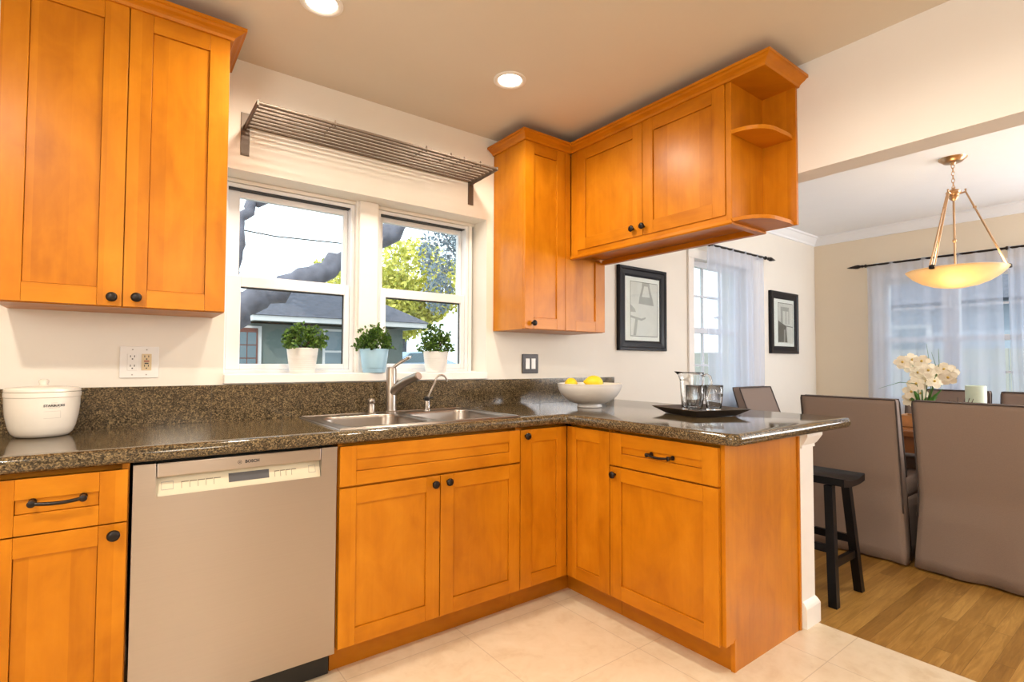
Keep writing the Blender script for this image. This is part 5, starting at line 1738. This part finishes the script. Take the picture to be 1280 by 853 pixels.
def jitter_tube(mb, pts, rad, m, seedv, sub=5):
    rnd = random.Random(seedv)
    P, Rr = [], []
    n = len(pts)
    for i in range(n - 1):
        for k in range(sub):
            t = k / sub
            p = Vector(pts[i]).lerp(Vector(pts[i + 1]), t)
            P.append(p + Vector((rnd.gauss(0, 0.016), rnd.gauss(0, 0.016), rnd.gauss(0, 0.016))))
            Rr.append((rad[i] * (1 - t) + rad[i + 1] * t) * rnd.uniform(0.9, 1.12))
    P.append(Vector(pts[-1])); Rr.append(rad[-1])
    mb.tube(P, Rr, m, 14)
mb = MB(); jitter_tube(mb, [(-0.62, 3.6, GZ), (-0.35, 3.55, 0.7), (-0.02, 3.5, 1.40), (0.18, 3.5, 1.70), (0.55, 3.5, 1.97), (1.02, 3.5, 2.20), (1.39, 3.5, 2.45), (1.89, 3.5, 2.80), (2.25, 3.6, 3.3), (2.2, 5.5, 5.4), (1.2, 9.0, 7.2)],
                       [0.26, 0.22, 0.18, 0.15, 0.125, 0.115, 0.12, 0.13, 0.11, 0.08, 0.04], BARK, 3); mb.build('trunk', r, smooth=True)
mb = MB(); crown(mb, (0.9, 9.6, 7.6), 2.3, 2200, GLEAF, 0.22, 31, 0.5); mb.build('crown', r)  # out-of-view leaves, added to dapple the sun on the neighbour roof
mb = MB(); jitter_tube(mb, [(0.02, 3.7, 1.5), (0.20, 4.0, 2.0), (0.245, 4.0, 2.35), (0.265, 4.0, 2.75), (0.37, 4.0, 2.99), (0.62, 4.0, 3.09), (1.0, 4.0, 3.16), (1.5, 4.0, 3.2)], [0.10, 0.06, 0.05, 0.05, 0.06, 0.05, 0.04, 0.03], BARK, 5); mb.build('branch', r, smooth=True)
# power line
mb = MB()
mb.tube([(-6, 24, 8.6), (0, 24, 7.45), (5, 24, 7.15), (12, 24, 7.4), (22, 24, 8.6)], 0.032, DARKGAP, 5)
o = mb.build('power_line', smooth=True); tag(o, 'thin power line crossing the bright sky outside the left window', 'cable')
# parked car beyond the house corner
r = thing('parked_car', 'light blue car parked beyond the house corner outside the right window', 'car', (8.3, 17.0, GZ))
mb = MB()
side = [(6.6, 0.10), (6.6, 0.62), (7.2, 0.80), (7.75, 0.86), (8.25, 1.32), (9.4, 1.36), (10.1, 0.92), (10.6, 0.86), (10.65, 0.10)]
side = [(a, c + 0.25) for a, c in side]
mb.prism([(a, c) for a, c in side], 'y', 16.2, 17.8, CARB, 0.06); mb.build('body', r)
mb = MB(); mb.prism([(7.95, 1.15), (8.32, 1.52), (9.3, 1.55), (9.75, 1.18)], 'y', 16.17, 16.20, PANEOUT); mb.build('side_window', r)
for xx in (7.35, 9.9):
    mb = MB(); mb.lathe((xx, 16.15, GZ + 0.34), [(0.335, 0.0), (0.34, 0.03), (0.34, 0.2), (0.33, 0.22)], TYRE, 24, 'y'); mb.lathe((xx, 16.14, GZ + 0.34), [(0.20, 0.0), (0.20, 0.012)], NICKEL, 20, 'y'); mb.build('wheel', r, autosmooth=40)
# greenery and pale houses seen softly through the dining sheers
tree('garden_tree', (12.9, -6.8, 3.4), 2.0, 0.15, 2500, GLEAF, 0.24, 12, 'green tree blurred behind the sheer curtain on the far window')
tree('garden_tree', (7.2, 6.5, 3.6), 1.9, 0.12, 2200, GLEAF, 0.2, 14, 'green tree blurred behind the sheer curtain between the pictures')
r = thing('far_house', 'pale blue grey house faint behind the far window sheer curtain', 'house', (15.6, 1.5, GZ))
mb = MB(); mb.box(14.3, 18.5, -2.6, 6.0, GZ, 2.55, plain('pale_blue_siding', (0.34, 0.40, 0.48), 0.8, 0, 0.06, 4)); mb.build('wall', r)
mb = MB()
Pq = [(13.8, -3.1, 2.56), (19.0, -3.1, 2.56), (19.0, 6.5, 2.56), (13.8, 6.5, 2.56)]
a1, a2 = (16.4, -0.6, 4.1), (16.4, 4.0, 4.1)
for f_ in ([Pq[0], Pq[1], a1], [Pq[1], Pq[2], a2, a1], [Pq[2], Pq[3], a2], [Pq[3], Pq[0], a1, a2], Pq[::-1]):
    mb.poly(f_, SHINGLE)
mb.build('roof', r)
mb = MB(); mb.box(14.24, 14.30, 1.2, 2.3, 0.6, 2.1, FASCIA); wq = mb.build('window', r)
mb = MB(); mb.box(14.22, 14.24, 1.3, 2.2, 0.7, 1.3, PANEOUT); mb.box(14.22, 14.24, 1.3, 2.2, 1.38, 2.0, PANEOUT); mb.build('pane', wq)
r = thing('garden_fence', 'pale plank fence faint behind the far window sheer curtain', 'fence', (11.5, 0, GZ))
mb = MB()
for i in range(46):
    mb.box(11.5, 11.53, -6 + i * 0.26, -6 + i * 0.26 + 0.25, GZ, 1.45, LAWN, 0.004)
mb.build('planks', r)
b = MB(); b.box(5.9, 60, -14, 0.3, -0.45, -0.352, LAWN); struct(b.build('ground_side'))
